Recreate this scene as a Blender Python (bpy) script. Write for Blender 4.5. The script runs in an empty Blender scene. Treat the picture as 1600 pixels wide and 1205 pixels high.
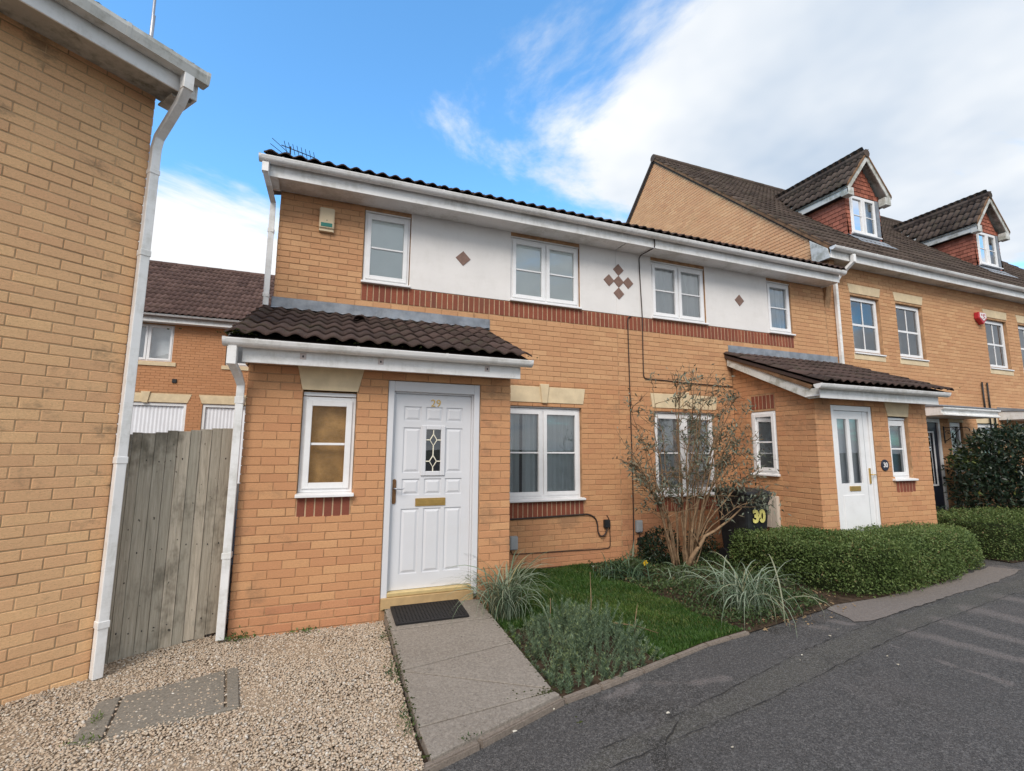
import bpy, bmesh, math, random
import numpy as np
from mathutils import Vector, Matrix

random.seed(7)
rng = np.random.default_rng(7)
R = math.radians
sc = bpy.context.scene
COL = sc.collection

# ------------------------------------------------------------------ camera
CAM = np.array([-0.509, -4.751, 1.442])
YAW, PITCH, ROLL, FOC = R(20.832), R(7.525), R(0.382), 739.3
def cam_axes():
    cy, sy, cp, sp = math.cos(YAW), math.sin(YAW), math.cos(PITCH), math.sin(PITCH)
    f = np.array([sy*cp, cy*cp, sp]); r = np.array([cy, -sy, 0.0]); u = np.cross(r, f)
    cr, sr = math.cos(ROLL), math.sin(ROLL)
    return r*cr + u*sr, -r*sr + u*cr, f
CR, CU, CF = cam_axes()
cd = bpy.data.cameras.new('camera'); co = bpy.data.objects.new('camera', cd); COL.objects.link(co)
cd.sensor_fit = 'HORIZONTAL'; cd.sensor_width = 36; cd.lens = FOC/1600*36
cd.clip_start = 0.05; cd.clip_end = 2000
mw = Matrix.Identity(4)
for i in range(3):
    mw[i][0], mw[i][1], mw[i][2], mw[i][3] = CR[i], CU[i], -CF[i], CAM[i]
co.matrix_world = mw
sc.camera = co
def screen(P):
    q = np.asarray(P, float) - CAM
    z = q @ CF
    return q @ CR, q @ CU, z

# ------------------------------------------------------------------ sky, sun, exposure
SUN_EL, SUN_AZ = 43.0, 216.0          # degrees; azimuth measured clockwise from +Y
sc.view_settings.view_transform = 'Standard'; sc.view_settings.look = 'None'
sc.view_settings.exposure = 0.21; sc.view_settings.gamma = 1.0
sc.view_settings.use_curve_mapping = False
wd = bpy.data.worlds.new('World'); sc.world = wd; wd.use_nodes = True
def world():
    nt = wd.node_tree; N = nt.nodes; L = nt.links; N.clear()
    out = N.new('ShaderNodeOutputWorld'); bg = N.new('ShaderNodeBackground')
    bg.inputs[1].default_value = 0.15
    L.new(bg.outputs[0], out.inputs[0])
    sky = N.new('ShaderNodeTexSky'); sky.sky_type = 'NISHITA'; sky.sun_disc = False
    sky.sun_elevation = R(SUN_EL); sky.sun_rotation = R(SUN_AZ)
    sky.air_density = 1.0; sky.dust_density = 0.6; sky.ozone_density = 1.6
    tint = N.new('ShaderNodeMix'); tint.data_type = 'RGBA'; tint.blend_type = 'MULTIPLY'
    tint.inputs[0].default_value = 1.0; tint.inputs[7].default_value = (1.15, 1.9, 2.2, 1)
    L.new(sky.outputs[0], tint.inputs[6])
    tc = N.new('ShaderNodeTexCoord')
    sep = N.new('ShaderNodeSeparateXYZ'); L.new(tc.outputs['Generated'], sep.inputs[0])
    def M(op, a, b=None, c=None, clamp=False):
        n = N.new('ShaderNodeMath'); n.operation = op; n.use_clamp = clamp
        for i, v in enumerate((a, b, c)):
            if v is None: continue
            if isinstance(v, (int, float)): n.inputs[i].default_value = v
            else: L.new(v, n.inputs[i])
        return n.outputs[0]
    # flat cloud layer: direction divided by height
    den = M('ADD', M('MAXIMUM', sep.outputs[2], 0.0), 0.16)
    px = M('DIVIDE', sep.outputs[0], den); py = M('DIVIDE', sep.outputs[1], den)
    cmb = N.new('ShaderNodeCombineXYZ'); L.new(px, cmb.inputs[0]); L.new(py, cmb.inputs[1])
    cmb.inputs[2].default_value = 1.3
    def noise(scale, detail, rough, off=(0, 0, 0), dist=0.0):
        mp = N.new('ShaderNodeMapping'); mp.inputs['Location'].default_value = off
        L.new(cmb.outputs[0], mp.inputs[0])
        n = N.new('ShaderNodeTexNoise'); n.inputs['Scale'].default_value = scale
        n.inputs['Detail'].default_value = detail; n.inputs['Roughness'].default_value = rough
        n.inputs['Distortion'].default_value = dist
        L.new(mp.outputs[0], n.inputs[0]); return n.outputs[0]
    n1 = noise(1.3, 10, 0.60, (3.4, 0.9, 0), 0.35)
    n2 = noise(0.5, 5, 0.55, (9.1, 4.4, 0))
    # where the banks of cloud stand (directions in the sky)
    def bank(v, lo, hi):
        v = Vector(v).normalized()
        d = N.new('ShaderNodeVectorMath'); d.operation = 'DOT_PRODUCT'
        L.new(tc.outputs['Generated'], d.inputs[0]); d.inputs[1].default_value = v
        mr = N.new('ShaderNodeMapRange'); mr.interpolation_type = 'SMOOTHSTEP'
        mr.inputs[1].default_value = lo; mr.inputs[2].default_value = hi
        L.new(d.outputs['Value'], mr.inputs[0]); return mr.outputs[0]
    def pix(u, v):
        d = CR*((u-800)/FOC) + CU*(-(v-602.5)/FOC) + CF
        return tuple(d)
    b1 = bank(pix(1450, 60), 0.50, 1.0)
    b2 = bank(pix(330, 560), 0.935, 0.990)
    b3 = bank(pix(560, 170), 0.86, 0.99)
    b4 = bank(pix(1600, 300), 0.70, 0.98)
    b5 = bank(pix(820, 60), 0.95, 1.0)
    s = M('ADD', M('MULTIPLY', n1, 1.9), M('MULTIPLY', n2, 0.45))
    s = M('ADD', s, M("MULTIPLY", b1, 0.16)); s = M('ADD', s, M('MULTIPLY', b2, 0.60))
    s = M('ADD', s, M('MULTIPLY', b4, 0.27)); s = M('ADD', s, M('MULTIPLY', b5, 0.05))
    s = M('SUBTRACT', s, M('MULTIPLY', b3, 0.16))
    s = M('ADD', s, M('MULTIPLY', bank((-0.2, -1.0, 0.25), -0.1, 0.75), 0.55))   # broken cloud behind the viewer
    mr = N.new('ShaderNodeMapRange'); mr.interpolation_type = 'SMOOTHSTEP'
    mr.inputs[1].default_value = 1.20; mr.inputs[2].default_value = 1.52
    L.new(s, mr.inputs[0])
    mask = mr.outputs[0]
    # cloud brightness varies with its thickness
    n3 = noise(0.9, 5, 0.6, (1.7, 7.7, 0))
    cr = N.new('ShaderNodeValToRGB'); e = cr.color_ramp.elements
    e[0].position = 0.33; e[0].color = (3.3, 3.95, 4.8, 1); e[1].position = 0.62; e[1].color = (6.0, 6.1, 6.2, 1)
    L.new(n3, cr.inputs[0])
    mx = N.new('ShaderNodeMix'); mx.data_type = 'RGBA'
    L.new(mask, mx.inputs[0]); L.new(tint.outputs[2], mx.inputs[6]); L.new(cr.outputs[0], mx.inputs[7])
    L.new(mx.outputs[2], bg.inputs[0])
world()
sl = bpy.data.lights.new('sun', 'SUN'); sl.energy = 2.6; sl.angle = R(30); sl.color = (1.0, 0.925, 0.855)
so = bpy.data.objects.new('sun', sl); COL.objects.link(so)
sd = Vector((math.sin(R(SUN_AZ))*math.cos(R(SUN_EL)), math.cos(R(SUN_AZ))*math.cos(R(SUN_EL)), math.sin(R(SUN_EL))))
so.rotation_euler = sd.to_track_quat('Z', 'Y').to_euler()
so.location = sd*30

# ------------------------------------------------------------------ materials
class NT:
    def __init__(s, name):
        s.m = bpy.data.materials.new(name); s.m.use_nodes = True
        s.nt = s.m.node_tree; s.N = s.nt.nodes; s.L = s.nt.links
        s.b = s.N['Principled BSDF']; s.out = s.N['Material Output']
        s.geo = None
    def n(s, t, **kw):
        x = s.N.new(t)
        for k, v in kw.items(): setattr(x, k, v)
        return x
    def link(s, a, b): s.L.new(a, b)
    def pos(s):
        if s.geo is None: s.geo = s.N.new('ShaderNodeNewGeometry')
        return s.geo.outputs['Position']
    def noise(s, scale, detail=4, rough=0.55, sc=(1, 1, 1), off=(0, 0, 0), obj=False):
        mp = s.n('ShaderNodeMapping'); mp.inputs['Scale'].default_value = sc; mp.inputs['Location'].default_value = off
        s.link(s.pos(), mp.inputs[0])
        t = s.n('ShaderNodeTexNoise'); t.inputs['Scale'].default_value = scale
        t.inputs['Detail'].default_value = detail; t.inputs['Roughness'].default_value = rough
        s.link(mp.outputs[0], t.inputs[0]); return t.outputs[0]
    def math(s, op, a, b=None, clamp=False):
        n = s.n('ShaderNodeMath', operation=op); n.use_clamp = clamp
        for i, v in enumerate((a, b)):
            if v is None: continue
            if isinstance(v, (int, float)): n.inputs[i].default_value = v
            else: s.link(v, n.inputs[i])
        return n.outputs[0]
    def ramp(s, x, pts):
        r = s.n('ShaderNodeValToRGB'); e = r.color_ramp.elements
        while len(e) < len(pts): e.new(0.5)
        for k, (p, c) in enumerate(pts):
            e[k].position = p; e[k].color = (*c, 1) if len(c) == 3 else c
        s.link(x, r.inputs[0]); return r.outputs[0]
    def step(s, x, lo, hi):
        r = s.n('ShaderNodeMapRange', interpolation_type='SMOOTHSTEP')
        r.inputs[1].default_value = lo; r.inputs[2].default_value = hi
        s.link(x, r.inputs[0]); return r.outputs[0]
    def mix(s, f, a, b, mode='MIX'):
        m = s.n('ShaderNodeMix', data_type='RGBA', blend_type=mode)
        for i, v in ((0, f), (6, a), (7, b)):
            if isinstance(v, (int, float)): m.inputs[i].default_value = v
            elif isinstance(v, tuple): m.inputs[i].default_value = (*v, 1)
            else: s.link(v, m.inputs[i])
        return m.outputs[2]
    def rnd(s):
        a = s.n('ShaderNodeAttribute'); a.attribute_name = 'rnd'
        o = s.n('ShaderNodeObjectInfo')
        return s.math('FRACT', s.math('ADD', a.outputs['Fac'], o.outputs['Random']))
    def col(s, c):
        if isinstance(c, tuple): s.b.inputs['Base Color'].default_value = (*c, 1)
        else: s.link(c, s.b.inputs['Base Color'])
    def rough(s, r):
        if isinstance(r, (int, float)): s.b.inputs['Roughness'].default_value = r
        else: s.link(r, s.b.inputs['Roughness'])
    def bump(s, h, strength=0.3, dist=0.01):
        b = s.n('ShaderNodeBump'); b.inputs['Strength'].default_value = strength
        b.inputs['Distance'].default_value = dist
        s.link(h, b.inputs['Height']); s.link(b.outputs[0], s.b.inputs['Normal'])
    def spec(s, v): s.b.inputs['Specular IOR Level'].default_value = v

def brick_mat(name, tints, stain=0.25, staincol=(0.13, 0.10, 0.07), pink=0.0, shift=0.0):
    t = NT(name); r = t.rnd()
    tints = [(a, b*1.01, c*1.05) for a, b, c in tints]
    k = len(tints)
    c = t.ramp(r, [(i/(k-1)*0.98+0.01, tints[i]) for i in range(k)])
    patch = t.noise(0.8, 3, 0.5)
    c = t.mix(t.math('MULTIPLY', t.step(patch, 0.42, 0.70), 0.35), c, tuple(x*y for x, y in zip(tints[0], (1.0, .92, .95))))
    fine = t.noise(55, 5, 0.7, (1, 1, 2.2))
    c = t.mix(t.math('MULTIPLY', t.step(fine, 0.3, 0.72), 0.48), c, tuple(x*0.62 for x in tints[len(tints)//2]))
    pits = t.noise(110, 3, 0.6, (1, 1, 2.4))
    c = t.mix(t.math('MULTIPLY', t.step(pits, 0.55, 0.70), 0.38), c, (0.20, 0.115, 0.065))
    st = t.math('MULTIPLY', t.noise(2.6, 6, 0.72, (1, 1, 1.4), (shift, 0, 0)), t.math('ADD', t.noise(0.55, 2, 0.5, (1, 1, .7), (5, 2, shift)), 0.45))
    c = t.mix(t.math('MULTIPLY', t.step(st, 0.50, 0.66), stain), c, staincol)
    t.col(c); t.rough(0.92); t.spec(0.2)
    t.bump(t.math('ADD', fine, t.math('MULTIPLY', pits, 0.5)), 0.55, 0.006)
    return t.m
def plain(name, c, rough=0.6, var=0.12, scale=6, bump=0.0, bscale=60, spec=0.4, dirt=0.0, dirtcol=(0.2, 0.2, 0.16), metal=0.0, userand=0.0):
    t = NT(name)
    x = t.mix(t.math('MULTIPLY', t.step(t.noise(scale, 5, 0.6), 0.3, 0.75), 1.0), tuple(v*(1-var) for v in c), tuple(min(1, v*(1+var)) for v in c))
    if userand:
        x = t.mix(t.math('MULTIPLY', t.rnd(), userand), x, tuple(v*0.45 for v in c))
    if dirt:
        d = t.math('MULTIPLY', t.noise(1.7, 6, 0.7, (1, 1, 2.5)), t.math('ADD', t.noise(14, 4, 0.7, (1, 1, .35)), 0.5))
        x = t.mix(t.math('MULTIPLY', t.step(d, 0.42, 0.68), dirt), x, dirtcol)
    t.col(x); t.rough(rough); t.spec(spec); t.b.inputs['Metallic'].default_value = metal
    if bump: t.bump(t.noise(bscale, 4, 0.6), bump, 0.01)
    return t.m
BUFF = [(0.57, 0.288, 0.137), (0.62, 0.325, 0.157), (0.55, 0.265, 0.13), (0.64, 0.352, 0.170), (0.59, 0.30, 0.144), (0.52, 0.25, 0.124)]
BUFFY = [(0.55, 0.295, 0.145), (0.62, 0.35, 0.175), (0.57, 0.30, 0.15), (0.66, 0.385, 0.195), (0.59, 0.32, 0.16), (0.53, 0.27, 0.135)]
OLD = [(0.60, 0.375, 0.20), (0.66, 0.42, 0.22), (0.62, 0.365, 0.195), (0.71, 0.46, 0.235), (0.61, 0.375, 0.20), (0.57, 0.335, 0.18)]
M = {}
M['brick'] = brick_mat('brick_buff', BUFF, 0.35)
M['brick_gold'] = brick_mat('brick_gold', BUFFY, 0.12)
M['brick_old'] = brick_mat('brick_weathered', [tuple(min(.92, v*k) for v, k in zip(c, (1.22, 1.18, 1.15))) for c in OLD], 0.55, (0.12, 0.10, 0.07), shift=2.3)
BUFFY_LIT = [tuple(min(.92, v*1.36) for v in c) for c in BUFFY]  # gold brick brightened: the gable's stronger light is put into its colour
M['brick_gable_lit'] = brick_mat('brick_gold_lit', BUFFY_LIT, 0.08)
M['brick_pink'] = brick_mat('brick_pink', [tuple(a*b for a, b in zip(c, (.96, .90, .93))) for c in BUFF], 0.3)
M['brick_far'] = brick_mat('brick_orange', [(0.52, 0.25, 0.115), (0.58, 0.29, 0.14), (0.54, 0.26, 0.125)], 0.1)
M['brick_red'] = brick_mat('brick_red', [(0.26, 0.078, 0.045), (0.32, 0.10, 0.055), (0.22, 0.07, 0.045), (0.30, 0.088, 0.05)], 0.2)
M['mortar'] = plain('mortar', (0.43, 0.255, 0.14), 0.95, 0.25, 9, 0.4, 160, 0.1)
M['mortar_old'] = plain('mortar_weathered', (0.52, 0.355, 0.205), 0.95, 0.3, 5, 0.4, 160, 0.1)
M['mortar_pale'] = plain('mortar_pale', (0.47, 0.33, 0.21), 0.95, 0.2, 9, 0.4, 160, 0.1)
M['stone'] = plain('cast_stone', (0.68, 0.55, 0.36), 0.85, 0.10, 5, 0.15, 120, 0.2, 0.15, (0.42, 0.32, 0.2))
M['upvc'] = plain('white_upvc', (0.80, 0.80, 0.80), 0.35, 0.03, 4, spec=0.5, dirt=0.12, dirtcol=(0.45, 0.44, 0.40))
M['trim'] = plain('white_trim', (0.82, 0.815, 0.80), 0.45, 0.03, 5, spec=0.4, dirt=0.42, dirtcol=(0.40, 0.385, 0.32))
M['trim_old'] = plain('white_trim_weathered', (0.62, 0.62, 0.585), 0.5, 0.07, 6, spec=0.35, dirt=0.75, dirtcol=(0.25, 0.245, 0.19))
M['soffit_old'] = plain('soffit_weathered', (0.50, 0.49, 0.45), 0.6, 0.1, 6, spec=0.3, dirt=0.8, dirtcol=(0.12, 0.125, 0.09))
M['render'] = plain('white_render', (0.755, 0.73, 0.705), 0.8, 0.03, 2, 0.12, 90, 0.2, 0.11, (0.46, 0.43, 0.37))
M['door'] = plain('white_door', (0.64, 0.645, 0.665), 0.4, 0.02, 3, spec=0.45, dirt=0.05, dirtcol=(0.55, 0.5, 0.42))
M['lead'] = plain('lead', (0.20, 0.225, 0.26), 0.55, 0.30, 5, 0.3, 9, 0.5, 0.5, (0.33, 0.35, 0.37))
M['gold'] = plain('brass', (0.62, 0.40, 0.13), 0.35, 0.1, 20, metal=0.85)
M['bronze'] = plain('worn_brass', (0.22, 0.115, 0.05), 0.45, 0.25, 30, metal=0.6)
M['threshold'] = plain('gold_threshold', (0.66, 0.50, 0.24), 0.45, 0.08, 15, metal=0.35)
M['lead_came'] = plain('brass_came', (0.80, 0.76, 0.62), 0.5, 0.05)
M['diamond'] = plain('brown_tile', (0.22, 0.135, 0.105), 0.7, 0.12, 20, 0.1, 90)
M['black'] = plain('black_plastic', (0.018, 0.019, 0.021), 0.45, 0.2, 8)
M['bin'] = plain('bin_plastic', (0.022, 0.024, 0.027), 0.5, 0.3, 12, 0.05, 60)
M['yellow'] = plain('yellow_vinyl', (0.78, 0.70, 0.22), 0.5, 0.08)
M['cable'] = plain('cable', (0.045, 0.028, 0.022), 0.6, 0.2)
M['greybox'] = plain('grey_plastic', (0.36, 0.375, 0.385), 0.5, 0.06)
M['cream'] = plain('cream_plastic', (0.62, 0.50, 0.33), 0.5, 0.06, spec=0.4, dirt=0.1)
M['tealband'] = plain('teal_plastic', (0.02, 0.17, 0.135), 0.35, 0.1)
M['red'] = plain('red_plastic', (0.46, 0.03, 0.04), 0.4, 0.1)
M['whitep'] = plain('white_plastic', (0.75, 0.72, 0.70), 0.45, 0.05)
M['navy'] = plain('navy_paint', (0.012, 0.014, 0.03), 0.35, 0.2)
M['iron'] = plain('wrought_iron', (0.015, 0.015, 0.016), 0.5, 0.2)
M['alu'] = plain('aluminium', (0.38, 0.39, 0.42), 0.4, 0.1, metal=0.7)
M['meter'] = plain('meter_door', (0.60, 0.52, 0.43), 0.55, 0.06, dirt=0.2)
M['room'] = plain('room_paint', (0.66, 0.68, 0.70), 0.9, 0.05)
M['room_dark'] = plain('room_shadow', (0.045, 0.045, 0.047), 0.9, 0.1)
M['room_amber'] = plain('amber_wall', (0.46, 0.29, 0.13), 0.6, 0.35, 7)
_b = M['room_amber'].node_tree.nodes['Principled BSDF']; _b.inputs['Emission Color'].default_value = (0.85, 0.46, 0.12, 1); _b.inputs['Emission Strength'].default_value = 0.05   # faint lamplight put into the wall itself as glow; no lamp modelled
M['blind'] = plain('blind_fabric', (0.84, 0.88, 0.86), 0.85, 0.05, 1.5)
M['teal_blind'] = plain('teal_fabric', (0.10, 0.24, 0.31), 0.85, 0.2, 40)
M['garage_door'] = plain('garage_door_paint', (0.78, 0.79, 0.82), 0.45, 0.03)
M['soil'] = plain('soil', (0.065, 0.045, 0.03), 0.98, 0.45, 14, 0.9, 45, 0.1)
M['rubber'] = plain('rubber', (0.014, 0.013, 0.014), 0.7, 0.25, 25)

def cloth_mat(name, c, tr=0.35):
    t = NT(name); t.col(c); t.rough(0.9); t.spec(0.1)
    tl = t.n('ShaderNodeBsdfTranslucent'); tl.inputs[0].default_value = (*c, 1)
    mx = t.n('ShaderNodeMixShader'); mx.inputs[0].default_value = tr
    t.link(t.b.outputs[0], mx.inputs[1]); t.link(tl.outputs[0], mx.inputs[2]); t.link(mx.outputs[0], t.out.inputs[0])
    return t.m
M['net'] = cloth_mat('net_curtain_cloth', (0.82, 0.84, 0.84), 0.2)
M['grey_curtain'] = cloth_mat('grey_curtain_cloth', (0.60, 0.66, 0.67), 0.2)

def glass_mat(name, tint=(0.97, 0.985, 0.98), bump=0.0, ior=1.5, extra=0.10):
    t = NT(name)
    tr = t.n('ShaderNodeBsdfTransparent'); tr.inputs[0].default_value = (*tint, 1)
    gl = t.n('ShaderNodeBsdfGlossy'); gl.inputs['Roughness'].default_value = 0.01 if not bump else 0.12
    fr = t.n('ShaderNodeFresnel'); fr.inputs[0].default_value = ior
    f = t.math('ADD', t.math('MULTIPLY', fr.outputs[0], 1.25), extra, clamp=True)
    b = t.n('ShaderNodeBump'); b.inputs['Strength'].default_value = 0.05 + bump; b.inputs['Distance'].default_value = 0.02
    t.link(t.noise(1.6 if not bump else 55, 2, 0.5), b.inputs['Height'])
    t.link(b.outputs[0], gl.inputs['Normal'])
    mx = t.n('ShaderNodeMixShader'); t.link(f, mx.inputs[0]); t.link(tr.outputs[0], mx.inputs[1]); t.link(gl.outputs[0], mx.inputs[2])
    t.link(mx.outputs[0], t.out.inputs[0]); return t.m
M['glass'] = glass_mat('window_glass')
M['glass_obscure'] = glass_mat('obscure_glass', (0.96, 0.92, 0.85), 0.10, 1.3, 0.01)

def tile_mat(name, a, b, moss=0.4, mosscol=(0.055, 0.06, 0.03)):
    t = NT(name); r = t.rnd()
    c = t.ramp(r, [(0.0, a), (0.45, b), (0.8, tuple(x*1.25 for x in b)), (1.0, tuple(x*0.65 for x in a))])
    c = t.mix(t.math('MULTIPLY', t.step(t.noise(20, 5, 0.7), 0.4, 0.75), 0.45), c, tuple(x*1.7 for x in b))
    c = t.mix(t.math('MULTIPLY', t.step(t.noise(3.3, 6, 0.75), 0.5, 0.68), moss), c, mosscol)
    c = t.mix(t.math('MULTIPLY', t.step(t.noise(34, 3, 0.6), 0.66, 0.74), 0.55), c, (0.25, 0.23, 0.18))
    t.col(c); t.rough(0.9); t.spec(0.25); t.bump(t.noise(90, 4, 0.7), 0.5, 0.006); return t.m
M['tile'] = tile_mat('concrete_tile_dark', (0.040, 0.027, 0.023), (0.062, 0.040, 0.034), 0.35)
M['tile_right'] = tile_mat('concrete_tile_grey_brown', (0.045, 0.032, 0.026), (0.075, 0.055, 0.044), 0.35)
M['tile_far'] = tile_mat('concrete_tile_brown', (0.075, 0.045, 0.038), (0.10, 0.062, 0.052), 0.12)
M['tile_red'] = tile_mat('clay_tile_red', (0.25, 0.085, 0.055), (0.31, 0.11, 0.072), 0.05)
M['verge'] = plain('verge_mortar', (0.20, 0.115, 0.065), 0.95, 0.3, 8, 0.6, 40, 0.1)

def wood_mat():
    t = NT('grey_weathered_wood'); r = t.rnd()
    g = t.noise(9, 6, 0.7, (6, 6, 0.35)); g2 = t.noise(60, 4, 0.6, (3, 3, 0.12))
    c = t.ramp(g, [(0.25, (0.30, 0.25, 0.18)), (0.5, (0.60, 0.52, 0.405)), (0.75, (0.82, 0.725, 0.58))])
    c = t.mix(t.math('MULTIPLY', g2, 0.35), c, (0.15, 0.145, 0.125))
    c = t.mix(t.math('MULTIPLY', r, 0.6), c, (0.28, 0.265, 0.215))
    c = t.mix(t.math('MULTIPLY', t.step(t.noise(2.2, 5, 0.75, (1, 1, .6)), 0.48, 0.66), 0.75), c, (0.13, 0.115, 0.085))
    c = t.mix(t.math('MULTIPLY', t.step(t.noise(28, 2, 0.5, (1, 1, 0.6)), 0.70, 0.74), 0.8), c, (0.03, 0.028, 0.024))
    t.col(c); t.rough(0.9); t.spec(0.2); t.bump(t.math('ADD', g, g2), 0.5, 0.006); return t.m
M['wood'] = wood_mat()

def concrete_mat(name, a, b, speck=0.35, spots=0.3):
    t = NT(name)
    c = t.mix(t.noise(1.6, 6, 0.65), a, b)
    c = t.mix(t.math('MULTIPLY', t.step(t.noise(260, 3, 0.6), 0.48, 0.72), speck), c, tuple(x*1.75 for x in b))
    c = t.mix(t.math('MULTIPLY', t.step(t.noise(190, 3, 0.6, off=(4, 4, 4)), 0.55, 0.72), speck), c, tuple(x*0.35 for x in a))
    c = t.mix(t.math('MULTIPLY', t.step(t.noise(7, 5, 0.75), 0.62, 0.72), spots), c, tuple(x*0.45 for x in a))
    c = t.mix(t.math('MULTIPLY', t.step(t.noise(17, 1, 0.4, off=(9, 1, 1)), 0.78, 0.80), 0.7), c, (0.035, 0.03, 0.03))
    c = t.mix(t.math('MULTIPLY', t.step(t.noise(48, 3, 0.75, off=(2, 8, 1)), 0.40, 0.68), 0.45), c, tuple(x*1.35 for x in b))
    c = t.mix(t.math('MULTIPLY', t.step(t.noise(62, 3, 0.75, off=(5, 1, 1)), 0.50, 0.72), 0.5), c, tuple(x*0.5 for x in a))
    t.col(c); t.rough(0.9); t.spec(0.25); t.bump(t.noise(70, 5, 0.8), 0.6, 0.006); return t.m
M['paving'] = concrete_mat('path_concrete', (0.145, 0.118, 0.096), (0.29, 0.26, 0.222), 0.4, 0.6)
M['kerb'] = concrete_mat('edging_concrete', (0.15, 0.12, 0.098), (0.235, 0.195, 0.16), 0.4, 0.5)
M['pale_concrete'] = concrete_mat('pale_worn_concrete', (0.13, 0.11, 0.098), (0.20, 0.172, 0.152), 0.45, 0.5)
M['cover'] = concrete_mat('inspection_cover_concrete', (0.13, 0.122, 0.10), (0.25, 0.222, 0.185), 0.3, 0.5)
M['steel'] = plain('galvanised_edge', (0.10, 0.10, 0.09), 0.7, 0.4, 20, 0.2, 80, dirt=0.5, dirtcol=(0.13, 0.11, 0.08))

def asphalt_mat(name, a, b, paler=0.5, attrs=False):
    t = NT(name)
    c = t.mix(t.noise(0.9, 5, 0.6), a, b)
    if attrs:
        at = t.n('ShaderNodeAttribute'); at.attribute_name = 'patch'
        c = t.mix(at.outputs['Fac'], c, (0.078, 0.074, 0.060))
        at2 = t.n('ShaderNodeAttribute'); at2.attribute_name = 'paler'
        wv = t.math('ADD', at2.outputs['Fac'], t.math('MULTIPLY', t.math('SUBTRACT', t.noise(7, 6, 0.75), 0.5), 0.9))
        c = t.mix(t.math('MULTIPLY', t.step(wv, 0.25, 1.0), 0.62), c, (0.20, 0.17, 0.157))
        at3 = t.n('ShaderNodeAttribute'); at3.attribute_name = 'grime'
        gv = t.math('ADD', at3.outputs['Fac'], t.math('MULTIPLY', t.math('SUBTRACT', t.noise(9, 6, 0.8, off=(1, 5, 0)), 0.5), 1.1))
        c = t.mix(t.math('MULTIPLY', t.step(gv, 0.35, 0.8), 0.75), c, (0.026, 0.024, 0.021))
    c = t.mix(t.math('MULTIPLY', t.step(t.noise(1.1, 6, 0.7, off=(2, 7, 0)), 0.50, 0.72), paler), c, (0.155, 0.13, 0.12))
    c = t.mix(t.math('MULTIPLY', t.step(t.noise(1.7, 7, 0.78, off=(8, 3, 0)), 0.50, 0.68), 0.6), c, (0.032, 0.031, 0.028))
    g1 = t.noise(46, 3, 0.8); g2 = t.noise(75, 3, 0.8, off=(3, 3, 3))
    c = t.mix(t.math('MULTIPLY', t.step(g1, 0.46, 0.66), 0.65), c, (0.17, 0.16, 0.152))
    c = t.mix(t.math('MULTIPLY', t.step(g2, 0.46, 0.64), 0.75), c, (0.020, 0.018, 0.017))
    c = t.mix(t.math('MULTIPLY', t.step(t.noise(150, 2, 0.6), 0.52, 0.66), 0.45), c, (0.27, 0.25, 0.23))
    t.col(c); t.rough(0.88); t.spec(0.3); t.bump(t.math('ADD', g1, g2), 0.7, 0.008); return t.m
M['asphalt'] = asphalt_mat('asphalt', (0.046, 0.044, 0.043), (0.075, 0.071, 0.069), 0.4)
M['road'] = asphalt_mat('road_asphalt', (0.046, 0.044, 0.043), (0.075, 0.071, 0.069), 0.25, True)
M['crack'] = plain('crack_filler', (0.028, 0.026, 0.024), 0.95, 0.3)
M['earth'] = plain('far_ground', (0.07, 0.075, 0.045), 0.95, 0.3, 1.5)

def leaf_mat(name, pts, tr=0.25, rough=0.55, spec=0.35):
    t = NT(name); r = t.rnd()
    c = t.ramp(r, pts); 
    t.col(c); t.rough(rough); t.spec(spec)
    tl = t.n('ShaderNodeBsdfTranslucent'); t.link(c, tl.inputs[0])
    mx = t.n('ShaderNodeMixShader'); mx.inputs[0].default_value = tr
    t.link(t.b.outputs[0], mx.inputs[1]); t.link(tl.outputs[0], mx.inputs[2]); t.link(mx.outputs[0], t.out.inputs[0])
    return t.m
M['hedge'] = leaf_mat('hedge_leaf', [(0, (0.05, 0.085, 0.022)), (0.6, (0.11, 0.165, 0.045)), (0.95, (0.19, 0.24, 0.08)), (1, (0.19, 0.12, 0.06))])
M['laurel'] = leaf_mat('laurel_leaf', [(0, (0.010, 0.022, 0.012)), (0.7, (0.022, 0.042, 0.022)), (0.97, (0.04, 0.06, 0.03)), (1, (0.20, 0.22, 0.06))], 0.12, 0.35, 0.5)
M['shrubleaf'] = leaf_mat('shrub_leaf', [(0, (0.075, 0.09, 0.06)), (0.5, (0.15, 0.17, 0.125)), (0.9, (0.24, 0.265, 0.205)), (1, (0.15, 0.10, 0.05))], 0.2, 0.7)
M['spurge'] = leaf_mat('spurge_leaf', [(0, (0.05, 0.085, 0.045)), (0.4, (0.125, 0.185, 0.105)), (0.75, (0.22, 0.29, 0.19)), (1, (0.26, 0.31, 0.11))], 0.2, 0.65)
M['strap'] = leaf_mat('strap_leaf', [(0, (0.10, 0.15, 0.085)), (0.5, (0.20, 0.26, 0.17)), (0.85, (0.32, 0.37, 0.27)), (1, (0.30, 0.26, 0.13))], 0.25, 0.5)
M['bulb'] = leaf_mat('bulb_leaf', [(0, (0.03, 0.065, 0.035)), (0.7, (0.06, 0.11, 0.06)), (1, (0.12, 0.17, 0.09))], 0.2, 0.45)
M['cover_leaf'] = leaf_mat('ground_cover_leaf', [(0, (0.03, 0.055, 0.018)), (0.6, (0.065, 0.105, 0.035)), (0.95, (0.10, 0.14, 0.05)), (1, (0.16, 0.09, 0.05))], 0.25)
M['grass'] = leaf_mat('grass_blade', [(0, (0.024, 0.065, 0.011)), (0.55, (0.058, 0.13, 0.02)), (0.9, (0.115, 0.18, 0.032)), (1, (0.20, 0.18, 0.07))], 0.3)
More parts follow.
